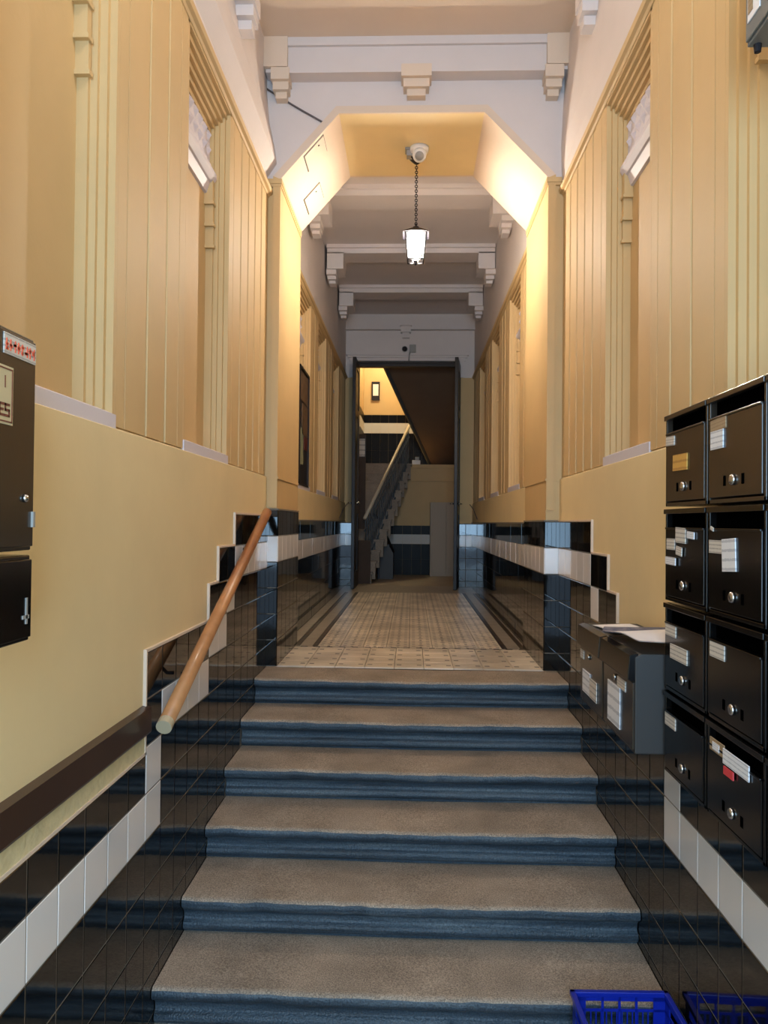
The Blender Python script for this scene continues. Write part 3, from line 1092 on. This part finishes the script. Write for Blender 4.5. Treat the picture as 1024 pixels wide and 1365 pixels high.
# return flight overhead, its brown underside seen from below
sa = [(-.40, 11.03, 3.14), (SRX - .01, 11.03, 3.14), (SRX - .01, YH + 1.1, 1.94), (.34, YH + 1.1, 1.94)]
m = MB()
n = len(m.v)
for (x, y, z) in sa: m.v.append((x, y, z))
for (x, y, z) in sa: m.v.append((x, y, z + .24))
for q in ((0, 1, 2, 3), (4, 5, 6, 7), (0, 1, 5, 4), (1, 2, 6, 5), (2, 3, 7, 6), (3, 0, 4, 7)):
    m.f.append(q); m.mi.append(0)
ret = m.build('return_flight', M['soffit']); tag(ret, 'return flight of stairs overhead with a dark brown sloping underside', 'stairs')
m = MB()
for i in range(9):
    t = (i + .5) / 9
    p = Vector(sa[0]).lerp(Vector(sa[3]), t)
    m.box(p.x - .05, p.x + .03, p.y - .12, p.y + .12, p.z + .18, p.z + .30)
m.build('step_end', M['soffit'], ret)
m = MB(); m.tube([Vector(sa[0]) + Vector((-.012, 0, .01)), Vector(sa[3]) + Vector((-.012, 0, .01))], .035, 6); m.build('stringer', M['iron_grey'], ret)
# ceiling slab over the near end, so the flight meets a floor
m = MB(); m.box(-.40, SRX, YE + .3, 11.02, 3.14, 3.40); struct(m.build('ceiling_landing', M['soffit']), 'underside of the upper landing')

# cellar stair railing, black
cr = empty('cellar_railing', (-.50, 11.75, 0)); tag(cr, 'black railing bending down in front of the black tiles behind the door', 'railing')
rb = Vector((-.50, 11.75, 0))
A = [Vector((-.74, 11.55, 1.0)), Vector((-.58, 11.7, 1.0)), Vector((-.50, 11.9, .92)), Vector((-.30, 12.6, .40))]
m = MB(); m.tube([p - rb for p in A], .028, 8); m.build('handrail', M['iron'], cr, smooth=True)
for i in range(8):
    t = i / 7
    p = A[2].lerp(A[3], t)
    m = MB(); m.tube([(p.x - rb.x, p.y - rb.y, 0), tuple(p - rb)], .014, 6); m.build('baluster', M['iron'], cr)
m = MB(); m.prism([(-.52 - rb.x, 0), (-.28 - rb.x, 0), (-.28 - rb.x, .40), (-.52 - rb.x, .80)], .22, .24, 1); m.build('rail_panel', M['box_grey'], cr)
# brown stair cheek at the foot of the flight
m = MB(); m.box(-.89, -.58, 10.98, 11.01, 0, .62); m.box(-.87, -.74, 10.965, 10.98, .08, .26); m.box(-.71, -.60, 10.965, 10.98, .06, .56)
tag(m.build('stair_cheek', M['brown_dull']), 'brown wooden cheek panel at the foot of the far stairs', 'panel')
_q = at_y(555, 615, 12.98)
lb = empty('small_box', (_q.x, 13.02, LZ)); tag(lb, 'small pale box standing on the edge of the upper stair landing', 'box')
m = MB(); m.box(-.07, .07, -.05, .05, 0, .075); m.build('box_body', M['plastic'], lb, bevel=.006)
m = MB(); m.box(-.02, .05, -.045, .045, .075, .13); m.build('box_lid', M['plastic_grey'], lb, bevel=.006)
# pale cupboard at the right of the back wall
cu = empty('cupboard', (.45, YH - .1, 0)); tag(cu, 'pale grey cupboard standing right of the black tiled back wall', 'cupboard')
m = MB(); m.box(-.14, .40, -.20, .085, 0, 1.22); m.build('body', M['pale_door'], cu, bevel=.004)
m = MB(); m.box(-.12, .12, -.215, -.20, .04, 1.19); m.build('door', M['pale_door'], cu, bevel=.004)
m = MB(); m.box(.13, .38, -.215, -.20, .04, 1.19); m.build('door', M['pale_door'], cu, bevel=.004)
# framed notice and papers on the upper landing
nt_ = empty('framed_notice', (-.68, YH + 1.13, 3.3)); tag(nt_, 'narrow dark framed notice hanging on the bright upper landing wall', 'notice')
m = MB(); m.box(-.075, .075, -.02, .02, -.17, .17); m.build('frame', M['iron'], nt_)
m = MB(); m.box(-.05, .05, -.026, -.018, -.09, .12); m.build('sheet', M['paper'], nt_)
pp = empty('wall_notice', (-.755, 11.32, 1.98)); tag(pp, 'pale paper notice beside the left door leaf above the stairs', 'notice')
m = MB(); m.box(-.10, .06, -.006, .006, -.13, .13); m.build('sheet', M['label'], pp)
m = MB(); m.box(-.11, .07, .004, .015, -.14, .14); m.build('backing', M['iron'], pp)
m = MB(); m.box(-.10, .07, .015, .05, -1.2, .20); m.build('post_panel', M['brown_dull'], pp)

# ------------------------------------------------------------------ lantern
LX, LY = .012, 5.19
la = empty('lantern', (LX, LY, 2.62)); tag(la, 'lit glass lantern hanging on a chain from the arch', 'lamp')
m = MB(); m.lathe([(.05, 0), (.05, -.015), (.03, -.035), (.012, -.05)], (0, 0, ZT - 2.62), (0, 0, 1), 16); m.build('ceiling_rose', M['iron'], la, smooth=True)
ch = MB()
zt, zb = ZT - 2.62 - .05, .275
nl = 26; step = (zt - zb) / nl
for i in range(nl):
    c = Vector((0, 0, zt - step * (i + .5)))
    pts = []
    for k in range(11):
        t = 2 * math.pi * k / 10
        a, bb = .0085 * math.cos(t), step * .66 * math.sin(t)
        pts.append(c + (Vector((a, 0, bb)) if i % 2 else Vector((0, a, bb))))
    ch.tube(pts, .0028, 5, caps=False)
ch.build('chain', M['iron'], la, smooth=True)
S0, S1, HZ = .052, .068, .205      # bottom, top half width; lantern height
m = MB()
for a in range(4):
    sxx, syy = ((-1, -1), (1, -1), (1, 1), (-1, 1))[a]
    sx2, sy2 = ((1, -1), (1, 1), (-1, 1), (-1, -1))[a]
    m.tube([(sxx * S0, syy * S0, .03), (sxx * S1, syy * S1, HZ)], .005, 6)
    m.tube([(sxx * S0, syy * S0, .03), (sx2 * S0, sy2 * S0, .03)], .005, 6)
    m.tube([(sxx * S1, syy * S1, HZ), (sx2 * S1, sy2 * S1, HZ)], .006, 6)
m.lathe([(.002, .0), (.012, .008), (.012, .022), (.016, .028)], (0, 0, 0), (0, 0, 1), 12)
m.tube([(-S0, -S0, .03), (S0, S0, .03)], .0035, 6); m.tube([(-S0, S0, .03), (S0, -S0, .03)], .0035, 6)
m.build('lantern_frame', M['iron'], la)
m = MB()
q = S1 + .020
for a in range(4):
    c0 = ((-q, -q), (q, -q), (q, q), (-q, q))[a]; c1 = ((q, -q), (q, q), (-q, q), (-q, -q))[a]
    k = .32
    m.poly([(c0[0], c0[1], HZ), (c1[0], c1[1], HZ), (c1[0] * k, c1[1] * k, HZ + .042), (c0[0] * k, c0[1] * k, HZ + .042)])
m.poly([(-q, -q, HZ), (q, -q, HZ), (q, q, HZ), (-q, q, HZ)])
m.lathe([(.027, HZ + .04), (.022, HZ + .055), (.008, HZ + .062), (.006, HZ + .078)], (0, 0, 0), (0, 0, 1), 12)
m.build('lantern_roof', M['iron'], la)
for a in range(4):
    c0 = ((-1, -1), (1, -1), (1, 1), (-1, 1))[a]; c1 = ((1, -1), (1, 1), (-1, 1), (-1, -1))[a]
    m = MB(); m.poly([(c0[0] * S0, c0[1] * S0, .034), (c1[0] * S0, c1[1] * S0, .034), (c1[0] * S1, c1[1] * S1, HZ - .002), (c0[0] * S1, c0[1] * S1, HZ - .002)])
    m.build('pane', M['glass'], la)
m = MB(); m.lathe([(.003, .072), (.016, .076), (.030, .100), (.034, .125), (.028, .152), (.016, .175), (.014, .195)], (0, 0, 0), (0, 0, 1), 16)
m.build('bulb', M['bulb'], la, smooth=True)

# white security camera and its plate on the arch soffit
sc_ = empty('security_camera', (.03, 5.08, ZT)); tag(sc_, 'white round security camera on the arch soffit beside the lantern chain', 'camera')
m = MB(); m.box(-.095, -.03, -.03, .055, -.012, 0); m.box(-.085, -.04, -.02, .045, -.05, -.012); m.build('mounting_plate', M['plastic_grey'], sc_, bevel=.004)
m = MB(); m.lathe([(.062, 0), (.062, -.02), (.055, -.035), (.03, -.04)], (0, -.02, 0), (0, 0, 1), 20); m.build('base', M['plastic'], sc_, smooth=True)
m = MB(); m.lathe([(.010, -.04), (.040, -.034), (.046, 0), (.044, .03), (.03, .036)], (0, -.05, -.062), (0, -.8, -.6), 18); m.build('camera_head', M['plastic'], sc_, smooth=True)
m = MB(); m.lathe([(.030, .0), (.028, .008), (.0, .010)], Vector((0, -.05, -.062)) + Vector((0, -.8, -.6)) * .034, (0, -.8, -.6), 16); m.build('lens', M['plastic_grey'], sc_, smooth=True)
m = MB(); m.tube([(-.06, -.01, -.03), (-.035, .02, -.055), (-.022, .032, -.055)], .012, 8); m.build('bracket', M['iron'], sc_, smooth=True)

# motion sensor and junction box above the door
ms = empty('motion_sensor', (-.115, YE - .001, 3.275)); tag(ms, 'small black round sensor on the white wall above the double door', 'sensor')
m = MB(); m.lathe([(.035, 0), (.035, .03), (.02, .045), (.001, .05)], (0, 0, 0), (0, -1, 0), 14); m.build('sensor_head', M['iron'], ms, smooth=True)
m = MB(); m.lathe([(.042, 0), (.042, .010)], (0, 0, 0), (0, -1, 0), 14); m.build('sensor_base', M['plastic_grey'], ms)
jb = empty('junction_box', (-.005, YE - .001, 3.275)); tag(jb, 'small grey junction box with a short conduit above the double door', 'box')
m = MB(); m.box(-.045, .045, -.05, 0, -.055, .055); m.build('box_body', M['plastic_grey'], jb, bevel=.006)
m = MB(); m.tube([(-.035, -.06, -.055), (-.045, -.078, -.09), (-.05, -.085, -.18)], .010, 8); m.build('conduit', M['plastic_grey'], jb, smooth=True)

# small inspection covers in the left slope of the arch
dv = Vector((TLx - IL, 0, ZT - ZS)).normalized(); nv = Vector((dv.z, 0, -dv.x))
def slope_plate(t, y0, y1, half, label):
    c = Vector((IL, 0, ZS)).lerp(Vector((TLx, 0, ZT)), t)
    o = empty('inspection_cover', (c.x, (y0 + y1) / 2, c.z)); tag(o, label, 'cover')
    def plate(h, ya, yb, d0, d1, nm, mt):
        m = MB()
        P = [(-h, ya), (h, ya), (h, yb), (-h, yb)]
        lo = [dv * u + Vector((0, y, 0)) + nv * d0 for u, y in P]; hi = [dv * u + Vector((0, y, 0)) + nv * d1 for u, y in P]
        m.poly(lo); m.poly(hi)
        for i in range(4): m.poly([lo[i], lo[(i + 1) % 4], hi[(i + 1) % 4], hi[i]])
        return m.build(nm, mt, o)
    L = (y1 - y0) / 2
    plate(half + .006, -L - .006, L + .006, -.002, .0015, 'cover_joint', M['box_grey'])
    plate(half, -L, L, 0, .006, 'cover_plate', M['cream'])
    m = MB(); m.lathe([(.006, 0), (.005, .004)], nv * .006 + dv * (half * .4) + Vector((0, -L * .6, 0)), tuple(nv), 8); m.build('screw', M['iron'], o)
slope_plate(.55, 4.66, 4.86, .085, 'upper cream inspection cover near the front of the arch slope')
slope_plate(.35, 5.12, 5.36, .075, 'lower cream inspection cover near the back of the arch slope')

# loose cable on the arch wall
m = MB(); m.tube([at_y(x, y, YA - .008) for x, y in ((352, 116), (375, 131), (392, 141), (404, 148), (420, 157), (436, 166))], .006, 6)
tag(m.build('cable', M['cable'], smooth=True), 'thin dark cable running down the white wall to the arch', 'cable')
# door hold cords at the end of the passage
for s, pts, lab in ((1, ((619, 670), (628, 680), (640, 692)), 'thin cord drooping on the right passage wall by the door'),
                    (-1, ((460, 665), (453, 678), (447, 686)), 'thin cord drooping on the left passage wall by the door')):
    X_ = PXR - .02 if s > 0 else -PXL + .02
    P0 = [Vector((s * (abs(X_) - .02 * (2 - i)), 10.4 - .35 * i, z)) for i, z in enumerate((1.13, 1.06, .93))]
    m = MB(); m.tube(P0, .005, 6)
    tag(m.build('cord', M['cable'], smooth=True), lab, 'cord')

# ------------------------------------------------------------------ notice board in the passage
nb = empty('notice_board', (-PXL - .005, 6.56, 1.2)); tag(nb, 'tall dark notice board with papers filling a false window on the left', 'notice board')
m = MB(); m.box(-.03, 0, -.27, .27, 0, .96); m.build('board', M['iron'], nb)
m = MB(); m.box(-.002, .014, -.285, -.265, -.01, .97); m.box(-.002, .014, .265, .285, -.01, .97); m.box(-.002, .014, -.285, .285, .955, .975); m.box(-.002, .014, -.285, .285, -.02, 0); m.build('frame', M['door'], nb)
for y0, y1, z0, z1, mm in ((-.24, .24, .70, .94, 'poster'), (-.10, .24, .42, .68, 'poster'), (-.25, -.02, .16, .47, 'green'), (.04, .24, .30, .41, 'poster_red')):
    m = MB(); m.box(0, .004, y0, y1, z0, z1); m.build('poster', M[mm], nb)

# ------------------------------------------------------------------ handrail pole
pa, pb = at_x(222, 962, -.80), at_x(356, 683, -.80)
hr = empty('handrail', pa); tag(hr, 'round wooden handrail pole slanting up the tiled left wall beside the steps', 'handrail')
m = MB(); m.tube([Vector((0, 0, 0)), (pb - pa) * .5, pb - pa], .0255, 18); m.build('pole', M['wood'], hr, smooth=False)
for p in hr.children[0].data.polygons: p.use_smooth = len(p.vertices) == 4
dr = (pb - pa).normalized()
m = MB(); m.tube([-dr * .03, Vector((0, 0, 0))], .0262, 18, r2=.0262); m.build('pole_end', M['wood_cut'], hr)
for t in (.2, .8):
    c = (pb - pa) * t
    m = MB(); m.tube([c + Vector((0, 0, -.02)), c + Vector((-.03, 0, -.05)), c + Vector((-.056, 0, -.05))], .007, 8)
    m.build('bracket', M['iron'], hr, smooth=True)

# ------------------------------------------------------------------ mailboxes on the right wall
XM = .74


def sticker(parent, y0, y1, z0, z1, m, x=-.0035, name='sticker', tilt=0.0):
    mb = MB(); mb.box(x, x + .003, -(y1 - y0) / 2, (y1 - y0) / 2, -(z1 - z0) / 2, (z1 - z0) / 2)
    o = mb.build(name, m, parent, loc=(0, (y0 + y1) / 2, (z0 + z1) / 2))
    o.rotation_euler = (tilt, 0, 0)
    return o


def mailbox(name, y0, y1, z0, z1, depth, mdoor, label, group, stickers, lock=.12, xf=XM):
    """front faces -x; local origin at the middle of the front's lower edge"""
    o = empty(name, (xf, (y0 + y1) / 2, z0)); tag(o, label, 'mailbox', group)
    W, H = (y1 - y0) / 2, z1 - z0
    b = MB(); t = .010; sl = .042
    b.box(0, depth, -W, -W + t, 0, H); b.box(0, depth, W - t, W, 0, H); b.box(0, depth, -W, W, H - t, H); b.box(0, depth, -W, W, 0, t); b.box(depth - t, depth, -W, W, 0, H)
    b.box(-.006, .01, -W, W, H - t - .004, H)
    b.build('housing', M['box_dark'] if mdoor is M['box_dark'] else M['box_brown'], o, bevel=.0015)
    d = MB(); d.box(-.003, .012, -W + .013, W - .013, .014, H - sl - t); d.box(-.006, .004, -W + .013, W - .013, H - sl - t - .006, H - sl - t)
    dr_ = d.build('door', mdoor, o, bevel=.0015)
    dk = MB(); dk.box(.016, .02, -W + .012, W - .012, H - sl - t, H - t); dk.build('slot', M['hole'], o)  # black sheet added for the shade in the opening
    # lock between two vent holes; +y is the far side (left in the view)
    l = MB(); l.lathe([(.013, 0), (.013, .005), (.010, .008), (.004, .0085)], (-.003, .0, .052), (-1, 0, 0), 14); l.build('lock', M['chrome'], dr_, smooth=True)
    for q in (-.050, .050):
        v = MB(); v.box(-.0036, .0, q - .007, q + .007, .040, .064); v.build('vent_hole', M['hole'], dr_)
    for k_, (u0, u1, w0, w1, mm, tl) in enumerate(stickers):          # in fractions: u from the far (left) edge, w from the top
        sticker(dr_, W - 2 * W * u1, W - 2 * W * u0, H - H * w1, H - H * w0, M[mm], x=-.0055 - .0011 * k_, tilt=tl)
    return o


cols = [(1.955, 2.268), (1.633, 1.945), (1.311, 1.623)]
rowsz = [(.930, 1.192), (.660, .922), (.404, .652), (.168, .398)]
L_ = {
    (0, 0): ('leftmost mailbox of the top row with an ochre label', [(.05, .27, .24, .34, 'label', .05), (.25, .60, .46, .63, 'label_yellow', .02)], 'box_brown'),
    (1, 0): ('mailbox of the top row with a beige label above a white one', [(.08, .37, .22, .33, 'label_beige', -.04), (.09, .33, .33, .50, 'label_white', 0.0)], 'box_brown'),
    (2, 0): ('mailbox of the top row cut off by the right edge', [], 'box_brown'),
    (0, 1): ('mailbox in the second row with five torn label scraps', [(.08, .29, .32, .44, 'label', 0), (.33, .57, .20, .36, 'label', .03), (.62, .78, .24, .31, 'label_white', .05), (.36, .50, .40, .49, 'label', .1), (.09, .35, .52, .60, 'label_white', .02)], 'box_dark'),
    (1, 1): ('mailbox in the second row with a hanging torn white label', [(.06, .40, .31, .43, 'label', .0), (.32, .56, .29, .58, 'label_white', -.06), (.10, .16, .19, .22, 'label', .3)], 'box_dark'),
    (2, 1): ('mailbox of the second row cut off by the right edge', [], 'box_dark'),
    (0, 2): ('leftmost mailbox in the third row with two paper labels', [(.06, .33, .23, .36, 'label', 0), (.20, .62, .44, .60, 'label', 0)], 'box_dark'),
    (1, 2): ('mailbox in the third row with a single paper label', [(.08, .36, .22, .38, 'label', 0)], 'box_dark'),
    (2, 2): ('mailbox of the third row cut off by the right edge', [], 'box_dark'),
    (0, 3): ('leftmost mailbox of the bottom row with one paper label', [(.06, .33, .25, .40, 'label', 0)], 'box_dark'),
    (1, 3): ('mailbox of the bottom row with a long white and a small red label', [(.09, .36, .16, .29, 'label_beige', 0), (.15, .28, .19, .27, 'label_white', 0), (.36, .80, .18, .33, 'label_white', 0), (.38, .55, .35, .43, 'label_red', 0)], 'box_dark'),
    (2, 3): ('mailbox of the bottom row cut off by the right edge', [], 'box_dark'),
}
for (ci, ri), (lab, st, mm) in L_.items():
    (a, b_), (z0, z1) = cols[ci], rowsz[ri]
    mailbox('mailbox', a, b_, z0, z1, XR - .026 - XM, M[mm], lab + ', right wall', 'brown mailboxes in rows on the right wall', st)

# two lower, deeper letter boxes further up the stairs
XB = .66
def letterbox(y0, y1, label, st):
    z0, z1 = .205, .497
    o = empty('letterbox', (XB, (y0 + y1) / 2, z0)); tag(o, label, 'mailbox', 'low letterboxes by the steps')
    W, H, dp = (y1 - y0) / 2, z1 - z0, XR - .026 - XB
    b = MB(); b.prism([(0, 0), (dp, 0), (dp, H), (.02, H), (0, H - .01)], -W, W, 1); b.build('housing', M['box_grey'], o, bevel=.003)
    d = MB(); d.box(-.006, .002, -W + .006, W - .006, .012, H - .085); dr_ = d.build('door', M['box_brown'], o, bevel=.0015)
    f = MB(); f.prism([(0, H - .085), (-.022, H - .075), (-.016, H - .004), (.01, H + .002), (.01, H - .085)], -W + .003, W - .003, 1); f.build('slot_flap', M['box_dark'] if 'nearer' in label else M['box_brown'], o, bevel=.002)
    l = MB(); l.lathe([(.010, 0), (.010, .006), (.004, .008)], (-.006, .02, H - .105), (-1, 0, 0), 12); l.build('lock', M['chrome'], dr_, smooth=True)
    for k_, (u0, u1, w0, w1, mm) in enumerate(st):
        sticker(dr_, W - 2 * W * u1, W - 2 * W * u0, H - H * w1, H - H * w0, M[mm], x=-.0085 - .0011 * k_)
    return o
letterbox(2.645, 2.99, 'farther of the two low letterboxes, with two white labels', [(.03, .19, .33, .44, 'label'), (.16, .50, .56, .84, 'label_white'), (.50, .80, .60, .84, 'label')])
letterbox(2.285, 2.635, 'nearer of the two low letterboxes, with one large white label', [(.52, .78, .33, .44, 'label'), (.20, .62, .44, .88, 'label_white')])
# papers lying on top
def sheet(name, x, y, wx, wy, rot, z, m, label, curl=.012):
    mb = MB(); n = 6
    for j in range(2):
        for i in range(n + 1):
            for k in range(n + 1):
                u, v = i / n - .5, k / n - .5
                zz = curl * (math.sin(v * 5 + 1) * .4 + u * v * 2 + .35) + (.0012 if j else 0)
                mb.v.append((u * wx, v * wy, max(zz, .0) + (.0012 if j else 0)))
    q = (n + 1) ** 2
    for i in range(n):
        for k in range(n):
            a = i * (n + 1) + k
            mb.f.append((a, a + 1, a + n + 2, a + n + 1)); mb.mi.append(0)
            mb.f.append((q + a, q + a + n + 1, q + a + n + 2, q + a + 1)); mb.mi.append(0)
    o = mb.build(name, m, loc=(x, y, z)); o.rotation_euler = (0, 0, rot)
    return tag(o, label, 'paper')
sheet('paper', .760, 2.80, .145, .21, .12, .501, M['paper'], 'white sheet lying at the back on the low letterboxes', .004)
sheet('leaflet', .748, 2.60, .20, .17, -.3, .520, M['paper_blue'], 'dark printed leaflet in the middle of the papers on the letterboxes', .010)
sheet('paper', .758, 2.405, .19, .24, .06, .530, M['paper'], 'large white sheet lying at the front on the low letterboxes', .010)

# ------------------------------------------------------------------ boxes on the left wall
XV = -.74
def wall_cabinet(z0, z1, y0, y1, label, mt):
    o = empty('wall_cabinet', (XV, y1, z0)); tag(o, label, 'cabinet', 'brown metal cabinets on the left wall')
    H, L, dp = z1 - z0, y1 - y0, XL - .014 + XV
    b = MB(); b.box(-(XL - .014 - abs(XV)), -.004, -L, 0, 0, H); b.build('housing', M[mt], o, bevel=.003)
    d = MB(); d.box(-.004, .004, -L + .008, -.008, .008, H - .008); dd = d.build('door', M[mt], o, bevel=.002)
    return o, dd
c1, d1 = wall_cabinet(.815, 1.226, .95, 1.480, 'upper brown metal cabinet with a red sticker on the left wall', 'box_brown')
c2, d2 = wall_cabinet(.640, .806, .95, 1.478, 'lower narrow dark metal cabinet on the left wall', 'box_dark')
# red sticker with worn print
m = MB(); m.box(.004, .006, -.128, -.012, .360, .398); m.build('sticker', M['label'], d1)
m = MB()
rnd = random.Random(3)
for i in range(8):
    y = -.124 + i * .0138
    for q in range(3):
        a_, z_ = y + rnd.uniform(0, .007), .367 + rnd.uniform(0, .014)
        m.box(.0058, .0072, a_, a_ + .0028, .367, .388) if q == 0 else m.box(.0058, .0072, y, y + rnd.uniform(.006, .0105), z_, z_ + .0045)
m.build('sticker_print', M['label_redw'], d1)
# enamel plate with the end of a word in dark red
_pt, _pb = at_x(13.5, 491, XV), at_x(13.5, 568, XV)
PY, PT, PB = _pt.y - 1.480, _pt.z - .815, _pb.z - .815
m = MB(); m.box(.004, .0065, PY - .17, PY, PB, PT); pl_ = m.build('plate', M['plate'], d1)
m = MB()
for a, b_, c, e in ((PY - .168, PY - .003, PB + .004, PB + .0065), (PY - .168, PY - .003, PT - .0065, PT - .004), (PY - .0055, PY - .003, PB + .004, PT - .004)): m.box(.0064, .0073, a, b_, c, e)
m.box(.0064, .0073, PY - .030, PY - .0275, PT - .040, PT - .018)
m.build('plate_border', M['ink'], pl_)
def letter(mb, ch, y0, z0, w_, h_):
    st = .0045
    S = {'E': [(0, 0, 0, 1), (0, 0, 1, 0), (0, .5, .85, .5), (0, 1, 1, 1)], 'S': [(0, 0, 1, 0), (1, 0, 1, .5), (0, .5, 1, .5), (0, .5, 0, 1), (0, 1, 1, 1)]}[ch]
    for a, b_, c, e in S:
        ya, yb_, za, zb_ = y0 + a * w_, y0 + c * w_, z0 + b_ * h_, z0 + e * h_
        mb.box(.0064, .0073, min(ya, yb_) - st / 2, max(ya, yb_) + st / 2, min(za, zb_) - st / 2, max(za, zb_) + st / 2)
m = MB(); letter(m, 'E', PY - .046, PB + .016, .013, .020); letter(m, 'S', PY - .027, PB + .016, .013, .020); m.build('plate_letters', M['ink'], pl_)
m = MB(); m.lathe([(.008, 0), (.007, .006), (.001, .008)], (.004, -.045, .10), (1, 0, 0), 10); m.build('lock', M['chrome'], d1, smooth=True)
m = MB(); m.box(.004, .009, -.018, -.010, .045, .075); m.build('latch', M['plastic_grey'], d1)
m = MB(); m.box(.004, .006, -.032, -.026, .035, .085); m.box(.004, .006, -.044, -.020, .045, .052); m.build('paint_scratch', M['plastic_grey'], d2)

# ------------------------------------------------------------------ grey box top right
ga = at_x(996, 64, .80)
gb = empty('junction_cabinet', (.80, ga.y, ga.z)); tag(gb, 'grey metal box with a white sticker high on the right wall', 'box')
m = MB(); m.box(0, XR - .80, -.45, 0, 0, .34); m.build('housing', M['grey_box'], gb, bevel=.003)
m = MB(); m.box(-.006, .0, -.44, -.006, .008, .33); gd = m.build('cover', M['grey_box'], gb, bevel=.002)
m = MB(); m.box(-.0085, -.0055, -.085, -.022, .045, .125); m.build('sticker', M['paper'], gd)
m = MB(); m.box(-.0098, -.008, -.052, -.027, .062, .108); m.build('sticker_print', M['label_beige'], gd)
m = MB(); m.lathe([(.010, 0), (.008, -.018), (.004, -.02)], (.02, -.012, 0), (0, 0, 1), 10); m.build('cable_gland', M['iron'], gb)

# ------------------------------------------------------------------ blue crate on the entry floor
CR = empty('crate', (.698, 2.36, ZF)); tag(CR, 'blue plastic crate with slotted sides at the right foot of the stairs', 'crate')
CR.rotation_euler = (0, 0, .03)
HX, HY, HC = .150, .195, .212
m = MB(); m.box(-HX, HX, -HY, HY, 0, .008)
for i in range(6): m.box(-HX + .02, HX - .02, -HY + .03 + i * .066, -HY + .045 + i * .066, .008, .014)
m.build('base', M['blue'], CR)
m = MB(); o_ = .010
for a, b_, c, e in ((-HX - o_, HX + o_, -HY - o_, -HY + .006), (-HX - o_, HX + o_, HY - .006, HY + o_), (-HX - o_, -HX + .006, -HY - o_, HY + o_), (HX - .006, HX + o_, -HY - o_, HY + o_)):
    m.box(a, b_, c, e, HC - .016, HC)
m.build('rim', M['blue'], CR, bevel=.002)
def panel(axis, pos, half, parent):
    m = MB(); th = .004
    def bb(u0, u1, z0, z1):
        if axis == 'x': m.box(u0, u1, pos - th / 2, pos + th / 2, z0, z1)
        else: m.box(pos - th / 2, pos + th / 2, u0, u1, z0, z1)
    bb(-half, half, 0, .035); bb(-half, half, .075, .085); bb(-half, half, .148, .156); bb(-half, half, .182, HC - .010)
    bb(-half, -half + .04, 0, HC - .01); bb(half - .04, half, 0, HC - .01)
    n = 4; wv = (2 * half - .08) / n
    for i in range(1, n): bb(-half + .04 + i * wv - .004, -half + .04 + i * wv + .004, 0, HC - .01)
    n = 13; wv = (2 * half - .08) / n
    for i in range(1, n): bb(-half + .04 + i * wv - .002, -half + .04 + i * wv + .002, 0, .15)
    m.build('side_panel', M['blue'], parent)
panel('x', HY, HX, CR); panel('x', -HY, HX, CR); panel('y', -HX, HY, CR); panel('y', HX, HY, CR)

# ------------------------------------------------------------------ street end behind the photographer
m = MB()
m.box(-1.3, -.64, -1.62, -1.5, ZF - .1, 4.0); m.box(.64, 1.3, -1.62, -1.5, ZF - .1, 4.0); m.box(-.64, .64, -1.62, -1.5, 2.95, 4.0)
struct(m.build('wall_street', M['yellow']), 'wall with the street doorway behind the photographer')
